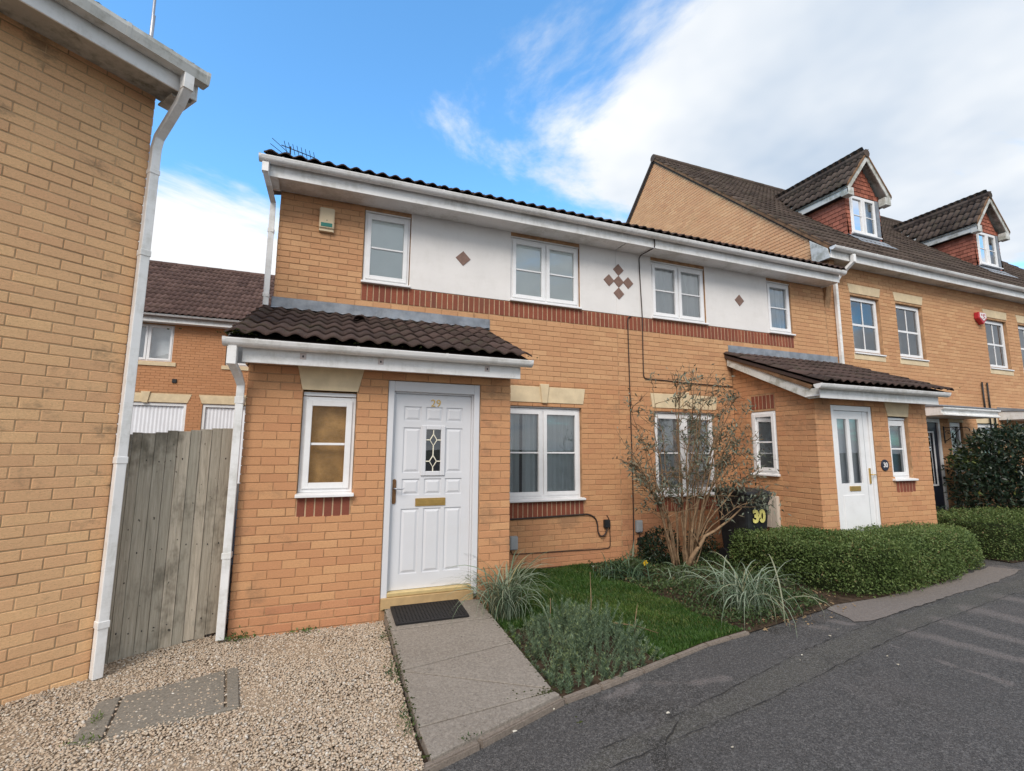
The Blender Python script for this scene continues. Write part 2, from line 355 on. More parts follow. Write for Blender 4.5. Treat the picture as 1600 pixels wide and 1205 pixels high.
M['lime'] = leaf_mat('young_leaf', [(0, (0.09, 0.15, 0.03)), (1, (0.16, 0.22, 0.05))], 0.3)
M['petal'] = leaf_mat('daffodil_petal', [(0, (0.80, 0.50, 0.02)), (1, (0.85, 0.62, 0.05))], 0.3)
M['bark'] = plain('shrub_bark', (0.235, 0.155, 0.092), 0.9, 0.35, 14, 0.5, 50, 0.15)
M['bark_dark'] = plain('dark_bark', (0.06, 0.045, 0.032), 0.95, 0.3, 14)
M['dry'] = leaf_mat('dry_leaf', [(0, (0.20, 0.12, 0.06)), (1, (0.34, 0.24, 0.13))], 0.15)
M['litter'] = leaf_mat('pale_litter', [(0, (0.48, 0.42, 0.31)), (1, (0.62, 0.58, 0.48))], 0.1)
def pebble_mat():
    t = NT('pebble'); r = t.rnd()
    c = t.ramp(r, [(0, (0.42, 0.32, 0.225)), (0.25, (0.55, 0.46, 0.35)), (0.5, (0.49, 0.375, 0.275)), (0.7, (0.62, 0.55, 0.45)), (0.85, (0.36, 0.26, 0.175)), (0.95, (0.70, 0.66, 0.59)), (1, (0.25, 0.215, 0.18))])
    c = t.mix(t.math('MULTIPLY', t.noise(120, 3, 0.6), 0.3), c, (0.22, 0.165, 0.115))
    t.col(c); t.rough(0.85); t.spec(0.25); return t.m
M['pebble'] = pebble_mat()

# ------------------------------------------------------------------ building tools
ORG = {}
def tag(o, label, cat, group=None):
    o['label'] = label; o['category'] = cat
    if group: o['group'] = group
    return o
def thing(name, loc, label, cat, group=None, rotz=0.0):
    o = bpy.data.objects.new(name, None); COL.objects.link(o)
    o.empty_display_size = 0.1
    o.location = loc; o.rotation_euler = (0, 0, rotz); ORG[o.name] = Vector(loc) if rotz == 0 else Vector((0, 0, 0))
    return tag(o, label, cat, group)
def root(o):
    while o.parent: o = o.parent
    return o
def org(parent):
    if parent is None: return Vector((0, 0, 0))
    return ORG.get(root(parent).name, Vector((0, 0, 0)))

class MB:
    """collects faces for ONE mesh object"""
    def __init__(s, T=None): s.v = []; s.f = []; s.r = []; s.T = T; s.cur = 0.0
    def add(s, vs, fs):
        b = len(s.v)
        for p in vs:
            p = Vector(p)
            if s.T is not None: p = s.T @ p
            s.v.append(p); s.r.append(s.cur)
        for f in fs: s.f.append([b+i for i in f])
        return s
    def box(s, x0, x1, y0, y1, z0, z1):
        return s.add([(x0, y0, z0), (x1, y0, z0), (x1, y1, z0), (x0, y1, z0), (x0, y0, z1), (x1, y0, z1), (x1, y1, z1), (x0, y1, z1)],
                     [(0, 3, 2, 1), (4, 5, 6, 7), (0, 1, 5, 4), (1, 2, 6, 5), (2, 3, 7, 6), (3, 0, 4, 7)])
    def prism(s, poly, axis, a, b):
        """poly: 2-D outline (in the two other axes, order xyz), extruded from a to b along axis"""
        n = len(poly); vs = []
        for t in (a, b):
            for (p, q) in poly:
                vs.append((t, p, q) if axis == 'x' else (p, t, q) if axis == 'y' else (p, q, t))
        fs = [tuple(range(n)), tuple(range(2*n-1, n-1, -1))]
        fs += [(i, i+n, (i+1) % n+n, (i+1) % n) for i in range(n)]
        return s.add(vs, fs)
    def tube(s, pts, rad, n=8, caps=True, square=False, up0=None):
        pts = [Vector(p) for p in pts]; k = len(pts)
        rads = rad if isinstance(rad, (list, tuple)) else [rad]*k
        up = Vector(up0) if up0 else None; rings = []
        for i, p in enumerate(pts):
            d = (pts[min(i+1, k-1)] - pts[max(i-1, 0)]).normalized()
            if up is None:
                up = Vector((0, 0, 1)) if abs(d.z) < 0.9 else Vector((0, -1, 0))
            x = d.cross(up).normalized(); up = x.cross(d).normalized()
            ring = []
            for j in range(n):
                a = 2*math.pi*(j+(0.5 if square else 0))/n
                rr = rads[i]*(math.sqrt(2) if square else 1)
                ring.append(p + x*math.cos(a)*rr + up*math.sin(a)*rr)
            rings.append(ring)
        vs = [q for r_ in rings for q in r_]; fs = []
        for i in range(k-1):
            for j in range(n):
                fs.append((i*n+j, i*n+(j+1) % n, (i+1)*n+(j+1) % n, (i+1)*n+j))
        if caps: fs += [tuple(range(n-1, -1, -1)), tuple((k-1)*n+j for j in range(n))]
        return s.add(vs, fs)
    def build(s, name, mat, parent=None, bevel=0.0, smooth=False, kind=None, bseg=1):
        me = bpy.data.meshes.new(name); o0 = org(parent)
        me.from_pydata([tuple(p - o0) for p in s.v], [], s.f)
        bm = bmesh.new(); bm.from_mesh(me)
        bmesh.ops.recalc_face_normals(bm, faces=bm.faces)
        if bevel:
            eds = [e for e in bm.edges if len(e.link_faces) == 2 and e.calc_face_angle(0) > 0.5]
            bmesh.ops.bevel(bm, geom=eds, offset=bevel, segments=bseg, affect='EDGES', clamp_overlap=True)
        bm.to_mesh(me); bm.free()
        if any(s.r) and not bevel:
            a = me.attributes.new('rnd', 'FLOAT', 'POINT'); a.data.foreach_set('value', np.array(s.r, np.float32))
        if smooth: me.polygons.foreach_set('use_smooth', [True]*len(me.polygons))
        me.materials.append(M[mat] if isinstance(mat, str) else mat)
        o = bpy.data.objects.new(name, me); COL.objects.link(o)
        if parent: o.parent = parent
        if kind: o['kind'] = kind
        return o
def fast(name, V, F, mat, parent=None, rnd=None, smooth=False, kind=None):
    """big mesh from arrays; F is (n,k)"""
    V = np.asarray(V, np.float32).reshape(-1, 3).copy(); F = np.asarray(F, np.int32)
    V -= np.array(org(parent), np.float32)
    me = bpy.data.meshes.new(name)
    me.vertices.add(len(V)); me.vertices.foreach_set('co', V.ravel())
    k = F.shape[1]; me.loops.add(F.size); me.loops.foreach_set('vertex_index', F.ravel())
    me.polygons.add(len(F)); me.polygons.foreach_set('loop_start', np.arange(0, F.size, k, dtype=np.int32))
    me.polygons.foreach_set('loop_total', np.full(len(F), k, np.int32))
    me.polygons.foreach_set('use_smooth', np.full(len(F), bool(smooth)))
    me.update(calc_edges=True); me.validate()
    if rnd is not None:
        a = me.attributes.new('rnd', 'FLOAT', 'POINT'); a.data.foreach_set('value', np.asarray(rnd, np.float32))
    me.materials.append(M[mat])
    o = bpy.data.objects.new(name, me); COL.objects.link(o)
    if parent: o.parent = parent
    if kind: o['kind'] = kind
    return o
def struct(o): o['kind'] = 'structure'; return o
def frame(ox, oy, deg): return Matrix.Translation((ox, oy, 0)) @ Matrix.Rotation(R(deg), 4, 'Z')
def text_mesh(name, txt, size, T, mat, parent, ext=0.003, bold=0.0):
    cu = bpy.data.curves.new(name, 'FONT'); cu.body = txt; cu.size = size; cu.extrude = ext; cu.offset = bold
    cu.align_x = 'CENTER'; cu.align_y = 'CENTER'; cu.resolution_u = 4
    tmp = bpy.data.objects.new('tmp_text', cu); COL.objects.link(tmp)
    dg = bpy.context.evaluated_depsgraph_get(); dg.update()
    me = bpy.data.meshes.new_from_object(tmp.evaluated_get(dg))
    bpy.data.objects.remove(tmp); bpy.data.curves.remove(cu)
    me.transform(T); me.transform(Matrix.Translation(-org(parent)))
    me.materials.clear(); me.materials.append(M[mat])
    o = bpy.data.objects.new(name, me); COL.objects.link(o); o.parent = parent
    return o
UPRIGHT = Matrix.Rotation(R(90), 4, 'X')      # text lying in XY stood up to face -Y

# ---- brick walls -------------------------------------------------
CO_L, CO_H, JT = 0.225, 0.075, 0.0075
def intervals(x0, x1, cuts):
    iv = [(x0, x1)]
    for a, b in cuts:
        out = []
        for p, q in iv:
            if b <= p or a >= q: out.append((p, q)); continue
            if a > p: out.append((p, a))
            if b < q: out.append((b, q))
        iv = out
    return iv
def lay(x0, x1, z0, z1, holes=(), zb=0.0, phase=0.0, left=None, right=None):
    """stretcher bond; holes are rectangles (x0,x1,z0,z1) or functions z -> (a,b) or None"""
    out = []; k0 = math.floor((z0-zb)/CO_H); k1 = math.ceil((z1-zb)/CO_H)
    for k in range(k0, k1):
        za, zt = zb+k*CO_H, zb+(k+1)*CO_H
        a_, t_ = max(za, z0), min(zt, z1)
        if t_-a_ < 0.02: continue
        zm = (a_+t_)/2; cuts = []
        for h in holes:
            if callable(h):
                c = h(zm)
                if c: cuts.append(c)
            elif h[2] < zm < h[3]: cuts.append(h[:2])
        xa = left(zm) if left else x0; xb = right(zm) if right else x1
        if xb-xa < 0.03: continue
        for p, q in intervals(xa, xb, cuts):
            off = phase+(k % 2)*CO_L/2
            j = math.floor((p-off)/CO_L)
            while off+j*CO_L < q-0.001:
                s, e = max(p, off+j*CO_L), min(q, off+(j+1)*CO_L)
                j += 1
                if e-s < 0.028: continue
                out.append((s+JT/2, e-JT/2, a_+JT/2, t_-JT/2))
    return out
def soldiers(x0, x1, z0, z1):
    n = max(1, round((x1-x0)/0.075)); w = (x1-x0)/n
    return [(x0+i*w+0.006, x0+(i+1)*w-0.006, z0, z1) for i in range(n)]
BR_CACHE = {}
def brick_mesh(l, h, mat):
    l = round(l/0.0075)*0.0075; h = round(h/0.005)*0.005
    key = (l, h, mat, random.randrange(3) if l > 0.15 else 0)
    if key in BR_CACHE: return BR_CACHE[key]
    V, F = brick_arrays(l, h)
    me = bpy.data.meshes.new('brick'); me.from_pydata(V.tolist(), [], F.tolist()); me.materials.append(M[mat])
    BR_CACHE[key] = me; return me
def brick_arrays(l, h, d=0.045, c=0.003):
    j = lambda: random.uniform(-0.0018, 0.0018)
    x, z = l/2, h/2
    V = [(-x+c+j(), 0, -z+c+j()), (x-c+j(), 0, -z+c+j()), (x-c+j(), 0, z-c+j()), (-x+c+j(), 0, z-c+j()),
         (-x, c, -z), (x, c, -z), (x, c, z), (-x, c, z), (-x, d, -z), (x, d, -z), (x, d, z), (-x, d, z)]
    F = [(0, 1, 2, 3)]
    for i in range(4):
        k = (i+1) % 4
        F.append((i+4, k+4, k, i)); F.append((i+8, k+8, k+4, i+4))
    return np.array(V, float), np.array(F)
def place_bricks(groups, wall, limit=300, name='brick'):
    """groups: list of (T, bricks, mat).  The `limit` that show largest become single objects, the rest one mesh per material."""
    rt = root(wall); rotm = rt.matrix_basis.copy() if rt.rotation_euler.z else Matrix.Identity(4)
    allb = []
    for T, bs, mat in groups:
        nrm = (T.to_3x3() @ Vector((0, -1, 0)))
        for (a, b, z0, z1) in bs:
            c = T @ Vector(((a+b)/2, random.uniform(-0.0012, 0.0012), (z0+z1)/2))
            w = rotm @ c if rt.rotation_euler.z else c
            sx, sy, sz = screen(w)
            size = 0.0
            if sz > 0.3:
                u, v = 800+FOC*sx/sz, 602-FOC*sy/sz
                wn = (rotm.to_3x3() @ nrm)
                face = wn.dot((Vector(CAM)-w).normalized())
                if -20 < u < 1620 and -20 < v < 1225 and face > 0: size = face*(b-a)/sz/sz
            allb.append((size, T, c, b-a, z1-z0, mat))
    order = sorted(range(len(allb)), key=lambda i: -allb[i][0])
    single = set(i for i in order[:limit] if allb[i][0] > 0)
    rest = {}
    o0 = org(wall)
    for i, (size, T, c, l, h, mat) in enumerate(allb):
        if i in single:
            o = bpy.data.objects.new(name, brick_mesh(l, h, mat)); COL.objects.link(o); o.parent = wall
            o.matrix_local = Matrix.Translation(c-o0) @ T.to_3x3().to_4x4()
        else: rest.setdefault(mat, []).append((T, c, l, h))
    for mat, lst in rest.items():
        VV, FF, RR = [], [], []; n = 0
        for T, c, l, h in lst:
            V, F = brick_arrays(l, h)
            V = V @ np.array(T.to_3x3()).T + np.array(c)
            VV.append(V); FF.append(F+n); RR.append(np.full(len(V), random.random())); n += len(V)
        fast('brickwork', np.concatenate(VV), np.concatenate(FF), mat, wall, np.concatenate(RR), kind='stuff')
def wall_sheet(mb, x0, x1, z0, z1, holes, y=0.0052, thick=0.12, xc=()):
    """wall with rectangular openings: front, reveals and back are all real faces"""
    xs = sorted({x0, x1, *[v for h in holes for v in h[:2] if x0 < v < x1], *xc}); zs = sorted({z0, z1, *[v for h in holes for v in h[2:] if z0 < v < z1]})
    solid = lambda i, k: 0 <= i < len(xs)-1 and 0 <= k < len(zs)-1 and not any(h[0] < (xs[i]+xs[i+1])/2 < h[1] and h[2] < (zs[k]+zs[k+1])/2 < h[3] for h in holes)
    for i in range(len(xs)-1):
        for k in range(len(zs)-1):
            if not solid(i, k): continue
            a, b, c, d = xs[i], xs[i+1], zs[k], zs[k+1]; e = y+thick
            mb.add([(a, y, c), (b, y, c), (b, y, d), (a, y, d)], [(0, 1, 2, 3)])
            mb.add([(a, e, c), (b, e, c), (b, e, d), (a, e, d)], [(3, 2, 1, 0)])
            if not solid(i-1, k): mb.add([(a, y, c), (a, y, d), (a, e, d), (a, e, c)], [(0, 1, 2, 3)])
            if not solid(i+1, k): mb.add([(b, y, c), (b, e, c), (b, e, d), (b, y, d)], [(0, 1, 2, 3)])
            if not solid(i, k-1): mb.add([(a, y, c), (a, e, c), (b, e, c), (b, y, c)], [(0, 1, 2, 3)])
            if not solid(i, k+1): mb.add([(a, y, d), (b, y, d), (b, e, d), (a, e, d)], [(0, 1, 2, 3)])
    return mb

# ---- roof tiles --------------------------------------------------
def tile_arrays(cover=0.30, length=0.40, h=0.036, seg=12, th=0.016, waves=2):
    V = []; F = []
    xs = np.linspace(0, cover*1.004, seg+1)
    prof = h*(0.5-0.5*np.cos(2*np.pi*waves*xs/cover))**0.85
    for yy, dz in ((0, 0.024), (length, 0.0)):
        for x, p in zip(xs, prof): V.append((x, yy, p+dz))
    for x, p in zip(xs, prof): V.append((x, 0.004, p+0.024-th))
    n = seg+1
    for i in range(seg):
        F.append((i, i+1, n+i+1, n+i)); F.append((2*n+i, 2*n+i+1, i+1, i))
    F.append((0, n, 2*n, 2*n)); F.append((n-1, 2*n-1, 3*n-1, 3*n-1))
    return np.array(V), np.array(F)
def tiles(parent, o, xd, up, ncol, nrow, cover, gauge, mat, limit=300, skip=None, h=0.036, single_name='roof_tile', waves=2, jit=1.0):
    """o: eave corner, xd: along the eave, up: up the slope"""
    o = Vector(o); xd = Vector(xd).normalized(); up = Vector(up).normalized(); nm = xd.cross(up).normalized()
    V, F = tile_arrays(cover, gauge+0.06, h, waves=waves)
    me = bpy.data.meshes.new('roof_tile')
    me.from_pydata(V.tolist(), [], [tuple(dict.fromkeys(f)) for f in F.tolist()])
    me.polygons.foreach_set('use_smooth', [True]*len(me.polygons)); me.materials.append(M[mat])
    items = []; rt = root(parent); rotm = rt.matrix_basis.copy() if rt.rotation_euler.z else None
    for r_ in range(nrow):
        for c in range(ncol):
            p = o + xd*(c*cover) + up*(r_*gauge) + nm*random.uniform(0, 0.004)*jit
            if skip and skip(p, r_, c): continue
            w = rotm @ p if rotm else p
            q = screen(w); items.append((q[2] if q[2] > 0 else 999, p))
    items.sort(key=lambda t: t[0]); o0 = org(parent)
    rot = Matrix((xd, up, nm)).transposed()
    VV, FF, RR = [], [], []; n = 0
    for i, (d, p) in enumerate(items):
        rm = rot @ Matrix.Rotation(random.uniform(-0.006, 0.006)*jit, 3, 'Z')
        if i < limit:
            ob = bpy.data.objects.new(single_name, me); COL.objects.link(ob); ob.parent = parent
            ob.matrix_local = Matrix.Translation(p-o0) @ rm.to_4x4()
        else:
            W = V @ np.array(rm).T + np.array(p)
            VV.append(W); FF.append(F+n); RR.append(np.full(len(W), random.random())); n += len(W)
    if VV: 
        V2 = np.concatenate(VV); F2 = np.concatenate(FF)
        quads = F2[F2[:, 2] != F2[:, 3]]
        fast('tile_field', V2, quads, mat, parent, np.concatenate(RR), smooth=True, kind='stuff')

# ---- windows -----------------------------------------------------
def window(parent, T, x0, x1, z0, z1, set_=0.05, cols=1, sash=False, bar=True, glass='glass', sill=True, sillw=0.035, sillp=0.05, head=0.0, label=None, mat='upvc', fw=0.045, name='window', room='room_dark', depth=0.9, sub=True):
    f = MB(T); y = set_
    zt = z1-head
    if head: f.box(x0+0.004, x1-0.004, y-0.012, y+0.06, zt+0.006, z1-0.004)
    f.box(x0+.003, x0+fw, y, y+.065, z0, zt); f.box(x1-fw, x1-.003, y, y+.065, z0, zt)
    f.box(x0+fw, x1-fw, y, y+.065, z0, z0+fw); f.box(x0+fw, x1-fw, y, y+.065, zt-fw, zt-.002)
    ix0, ix1, iz0, iz1 = x0+fw, x1-fw, z0+fw, zt-fw
    w = (ix1-ix0)/cols; cells = []
    for c in range(cols):
        a, b = ix0+c*w, ix0+(c+1)*w
        if cols > 1:
            if c > 0: f.box(a-.012, a+.012, y+.004, y+.06, iz0, iz1); 
            a += .012 if c else 0; b -= .012 if c < cols-1 else 0
        s = 0.042; yy = y-.014
        a2, b2, c2, d2 = a-.012, b+.012, iz0-.012, iz1+.012
        if c > 0: a2 = a+.001
        if c < cols-1: b2 = b-.001
        f.box(a2, a2+s+.012, yy, y+.05, c2, d2); f.box(b2-s-.012, b2, yy, y+.05, c2, d2)
        f.box(a2+s+.012, b2-s-.012, yy, y+.05, c2, c2+s+.012); f.box(a2+s+.012, b2-s-.012, yy, y+.05, d2-s-.012, d2)
        cells.append((a2+s+.012, b2-s-.012, c2+s+.012, d2-s-.012))
    wf = f.build(name, mat, parent, bevel=0.003)
    if label: wf['label'] = label
    host = wf if sub else parent
    for (a, b, c, d) in cells:
        zm = (c+d)/2
        MB(T).add([(a, y+.018, c), (b, y+.018, c), (b, y+.018, d), (a, y+.018, d)], [(0, 1, 2, 3)]).build('pane', glass, host)
        if bar: MB(T).box(a+.001, b-.001, y+.004, y+.024, zm-(.022 if sash else .011), zm+(.022 if sash else .011)).build('glazing_bar', mat, host, bevel=.002)
        if sash:
            xm = (a+b)/2
            MB(T).box(xm-.010, xm+.010, y+.006, y+.022, c, zm-.023).build('glazing_bar', mat, host, bevel=.002)
            MB(T).box(xm-.010, xm+.010, y+.006, y+.022, zm+.023, d).build('glazing_bar', mat, host, bevel=.002)
    if sill: MB(T).prism([(-sillp, z0-.038), (y+.03, z0-.038), (y+.03, z0-.001), (y-.016, z0-.001), (-sillp, z0-.012)], 'x', x0-sillw, x1+sillw).build('sill', mat, host, bevel=.003)
    # the room behind
    e = 0.1
    rm = MB(T); a, b, c, d, f0, f1 = x0-e, x1+e, z0-e, z1+e, y+.075, y+.075+depth
    rm.add([(a, f0, c), (b, f0, c), (b, f1, c), (a, f1, c), (a, f0, d), (b, f0, d), (b, f1, d), (a, f1, d)], [(0, 3, 2, 1), (4, 5, 6, 7), (1, 2, 6, 5), (2, 3, 7, 6), (3, 0, 4, 7)])
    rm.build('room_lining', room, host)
    return wf
def curtain(name, T, x0, x1, z0, z1, y, mat, label, amp=0.012, waves=9, n=60, cat='curtain', group=None, skewb=0.0):
    xs = np.linspace(x0, x1, n+1); mb = MB(T); vs = []
    ph = random.random()*6
    for k, z in enumerate((z1, (z0+z1)/2, z0)):
        for i, x in enumerate(xs):
            t = (x-x0)/(x1-x0)
            yy = y+amp*(1+0.25*k)*math.sin(t*waves*6.283+ph+0.7*math.sin(t*11+ph))+0.4*amp*math.sin(t*waves*2.3*6.283+k*.5)
            vs.append((x+skewb*k*0.5*math.sin(t*9), yy, z))
    m = n+1; fs = [(k*m+i, k*m+i+1, (k+1)*m+i+1, (k+1)*m+i) for k in range(2) for i in range(n)]
    o = mb.add(vs, fs).build(name, mat, None, smooth=True)
    return tag(o, label, cat, group)

# ---- gutters and pipes -------------------------------------------
def gutter(parent, T, x0, x1, y, z, r_=0.058, mat='trim', square=False, brackets=0.9, name='gutter', ends=True):
    """y,z: top of the back lip; runs along local x"""
    if square: pr = [(0, 0), (0, -.085), (-.02, -.095), (-.10, -.095), (-.118, -.03), (-.118, 0), (-.108, 0), (-.108, -.03), (-.094, -.085), (-.012, -.085), (-.01, 0)]
    else:
        outer = [(-r_+r_*math.cos(a), -r_*1.05*math.sin(a)) for a in np.linspace(0, math.pi, 13)]
        inner = [(-r_+(r_-.006)*math.cos(a), -(r_-.006)*1.05*math.sin(a)) for a in np.linspace(math.pi, 0, 13)]
        pr = outer[:-1]+[(-2*r_-.004, 0), (-2*r_-.004, .008), (-2*r_+.008, .008)]+inner
    g = MB(T).prism([(y+p, z+q) for p, q in pr], 'x', x0, x1).build(name, mat, parent)
    full = ([(0, 0), (0, -.085), (-.02, -.095), (-.10, -.095), (-.118, -.03), (-.118, 0)] if square else [(-r_+r_*math.cos(a), -r_*1.05*math.sin(a)) for a in np.linspace(0, math.pi, 13)]+[(-2*r_-.004, .008)])
    s = 1.06; cy = -.059 if square else -r_
    def ring(xa, xb, nm):
        MB(T).prism([(y+cy+(p-cy)*s, z+.004+q*s) for p, q in full], 'x', xa, xb).build(nm, mat, g)
    if ends: ring(x0-.004, x0+.02, 'end_cap'); ring(x1-.02, x1+.004, 'end_cap')
    x = x0+0.25
    while x < x1-.1:
        mb = MB(T)
        s2 = 1.05
        o_ = [(y+cy+(p-cy)*s2, z+.004+q*s2) for p, q in full]
        mb.prism(o_, 'x', x-.012, x+.012); mb.build('bracket', mat, g)
        x += brackets
    return g
def pipe(parent, pts, half=0.032, mat='trim', collars=(), name='downpipe', square=True):
    mb = MB(); mb.tube(pts, half, 4 if square else 10, square=square); o = mb.build(name, mat, parent, bevel=0.004 if square else 0, smooth=not square)
    for (p, q) in collars:
        MB().tube([p, q], half*1.14, 4 if square else 10, square=square).build('collar', mat, o, bevel=0.003 if square else 0)
    return o

# ================================================================== THE GROUND
D = 1.447
GZ = -0.20
def sheet(name, poly, z, mat, wob=0.0, sub=0):
    pts = []
    n = len(poly)
    for i in range(n):
        a, b = Vector(poly[i]), Vector(poly[(i+1) % n])
        k = max(1, int((b-a).length/sub)) if sub else 1
        for j in range(k):
            p = a.lerp(b, j/k)
            pts.append((p.x+random.uniform(-wob, wob), p.y+random.uniform(-wob, wob), z))
    mb = MB(); mb.add(pts, [tuple(range(len(pts)))])
    o = mb.build(name, mat); return struct(o)
struct(MB().add([(-300, -300, -0.30), (300, -300, -0.30), (300, 300, -0.30), (-300, 300, -0.30)], [(0, 1, 2, 3)]).build('ground', 'earth'))
KERB = [(-8, -4.3), (-2.6, -2.88), (0.047, -2.13), (1.01, -1.765), (1.735, -1.594), (2.53, -1.386), (3.10, -1.30), (4.30, -1.10), (4.62, -1.02)]
sheet('outer_road', [(-60, -60), (60, -60), (60, 30), (-60, 30)], GZ-.006, 'asphalt')
SZ = -0.19
sheet('garden_soil', [(-20, -7.6)] + KERB + [(5.4, -1.02), (6.8, -0.88), (8.3, -0.5), (8.3, 3), (-20, 3)], SZ, 'soil')
sheet('hedge_bed', [(9.0, -.6), (13.6, -.52), (13.6, 1.44), (9.0, 1.44)], SZ, 'soil')
def seg_d(x, y, a, b):
    a = np.array(a); b = np.array(b); e = b-a; t = np.clip(((x-a[0])*e[0]+(y-a[1])*e[1])/(e@e), 0, 1)
    return np.hypot(x-a[0]-t*e[0], y-a[1]-t*e[1]), t
def road_surface():
    xs = np.arange(-4.5, 12.5, .03); ys = np.arange(-5.2, -.4, .03)
    X, Y = np.meshgrid(xs, ys); nx_, ny_ = len(xs), len(ys)
    x, y = X.ravel(), Y.ravel()
    # wobble of every mask edge
    wob = .02*np.sin(x*9+y*5)+.014*np.sin(x*21-y*17)+.01*np.sin(y*37+x*11)
    paler = np.zeros(len(x))  # paler streaks and patches blended into the asphalt colour
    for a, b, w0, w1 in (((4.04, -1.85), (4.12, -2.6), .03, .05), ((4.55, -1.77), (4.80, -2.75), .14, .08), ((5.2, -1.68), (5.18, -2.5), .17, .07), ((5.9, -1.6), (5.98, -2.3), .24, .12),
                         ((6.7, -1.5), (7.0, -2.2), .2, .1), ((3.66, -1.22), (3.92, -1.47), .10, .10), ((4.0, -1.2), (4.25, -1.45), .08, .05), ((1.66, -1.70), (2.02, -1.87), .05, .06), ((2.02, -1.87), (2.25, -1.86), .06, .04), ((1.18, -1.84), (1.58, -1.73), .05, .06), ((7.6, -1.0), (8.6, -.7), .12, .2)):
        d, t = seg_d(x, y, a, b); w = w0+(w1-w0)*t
        paler = np.maximum(paler, np.clip(1.1-(d+wob)/w*.8, 0, 1))
    grime = np.zeros(len(x))
    for i in range(2, len(KERB)-1):
        d, t = seg_d(x, y, KERB[i], KERB[i+1]); grime = np.maximum(grime, np.clip(.75-(d+wob)/.16, 0, 1)*(.9 if i > 2 else .5))
    for a, b, w in (((1.18, -1.86), (1.5, -2.05), .22), ((1.3, -2.3), (1.2, -2.7), .1), ((3.4, -1.32), (4.2, -1.22), .13), ((4.2, -1.12), (4.6, -1.5), .12)):
        d, t = seg_d(x, y, a, b); grime = np.maximum(grime, np.clip(.85-(d+wob*2)/w*.6, 0, 1))
    P = [(0.55, -2.50), (0.93, -2.425), (2.25, -2.215), (4.41, -1.783), (7.04, -1.44), (9.5, -1.05), (9.7, -0.92), (7.42, -1.144), (4.51, -1.497), (3.347, -1.705), (1.774, -2.107), (0.95, -2.28)]
    patch = np.where(in_poly(x+wob*.4, y+wob*.4, P), .75, 0.0)
    for k in range(2):   # soften one cell
        G = patch.reshape(ny_, nx_); G[1:-1, 1:-1] = (G[1:-1, 1:-1]*2+G[:-2, 1:-1]+G[2:, 1:-1]+G[1:-1, :-2]+G[1:-1, 2:])/6; patch = G.ravel()
    z = np.full(len(x), GZ)+.003*np.sin(x*3.1)*np.sin(y*2.7)-.002
    idx = np.arange(nx_*ny_).reshape(ny_, nx_)
    F = np.stack([idx[:-1, :-1], idx[:-1, 1:], idx[1:, 1:], idx[1:, :-1]], -1).reshape(-1, 4)
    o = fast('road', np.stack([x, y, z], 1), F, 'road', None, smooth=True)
    for nm, v in (('paler', paler), ('grime', grime), ('patch', patch)):
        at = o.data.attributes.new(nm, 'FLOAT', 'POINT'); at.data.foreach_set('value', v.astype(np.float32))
    struct(o)
def in_poly(x, y, poly):
    ins = np.zeros(len(x), bool); n = len(poly)
    for i in range(n):
        (x1, y1), (x2, y2) = poly[i], poly[(i+1) % n]
        c = ((y1 > y) != (y2 > y)) & (x < (x2-x1)*(y-y1)/(y2-y1+1e-12)+x1)
        ins ^= c
    return ins
road_surface()
sheet('concrete_strip', [(4.40, -1.10), (4.30, -1.44), (4.52, -1.47), (6.0, -1.27), (7.40, -1.10), (8.6, -0.86), (8.4, -0.60), (6.8, -0.86), (5.4, -0.98), (4.62, -0.98)], GZ+0.005, 'pale_concrete', 0.018, 0.1)
def crack(pts, w=0.004):
    mb = MB(); P = []
    for i in range(len(pts)-1):
        a, b = Vector(pts[i]), Vector(pts[i+1]); k = max(2, int((b-a).length/0.07))
        for j in range(k): P.append(a.lerp(b, j/k)+Vector((random.uniform(-.008, .008), random.uniform(-.008, .008))))
    P.append(Vector(pts[-1])); vs = []
    for i, p in enumerate(P):
        d = (P[min(i+1, len(P)-1)]-P[max(i-1, 0)]).normalized(); n = Vector((-d.y, d.x))*w*random.choice([.15, .5, .8, 1.2])
        vs += [(p.x+n.x, p.y+n.y, GZ+.006), (p.x-n.x, p.y-n.y, GZ+.006)]
    mb.add(vs, [(2*i, 2*i+1, 2*i+3, 2*i+2) for i in range(len(P)-1)])
    return struct(mb.build('road_joint', 'crack'))
crack([(0.95, -2.28), (1.774, -2.107), (3.347, -1.705), (4.508, -1.497)], .003)
crack([(0.93, -2.425), (2.25, -2.215), (4.41, -1.783), (7.04, -1.44)], .003)
crack([(1.18, -2.60), (1.32, -2.36), (1.62, -2.16)], .0045)
crack([(4.3, -1.44), (4.52, -1.475), (6.0, -1.275)], .003)

# gravel bed -------------------------------------------------------
GRAVEL = [(-2.9, -2.98), (0.02, -2.15), (0.035, 0.0), (-1.23, 0.0), (-1.3, 0.2), (-1.32, 1.2), (-2.2, 1.2), (-2.0, -0.40), (-5.0, -2.75), (-5.0, -3.55)]
sheet('gravel_bed', GRAVEL, -0.166, plain('gravel_fines', (0.34, 0.265, 0.19), 0.95, 0.4, 30, 0.9, 120, 0.1))
def in_poly(x, y, poly):
    ins = np.zeros(len(x), bool); n = len(poly)
    for i in range(n):
        (x1, y1), (x2, y2) = poly[i], poly[(i+1) % n]
        c = ((y1 > y) != (y2 > y)) & (x < (x2-x1)*(y-y1)/(y2-y1+1e-12)+x1)
        ins ^= c
    return ins
ICO_V = None
def ico():
    bm = bmesh.new(); bmesh.ops.create_icosphere(bm, subdivisions=1, radius=1.0)
    V = np.array([v.co[:] for v in bm.verts]); F = np.array([[v.index for v in f.verts] for f in bm.faces]); bm.free(); return V, F
IV, IF = ico()
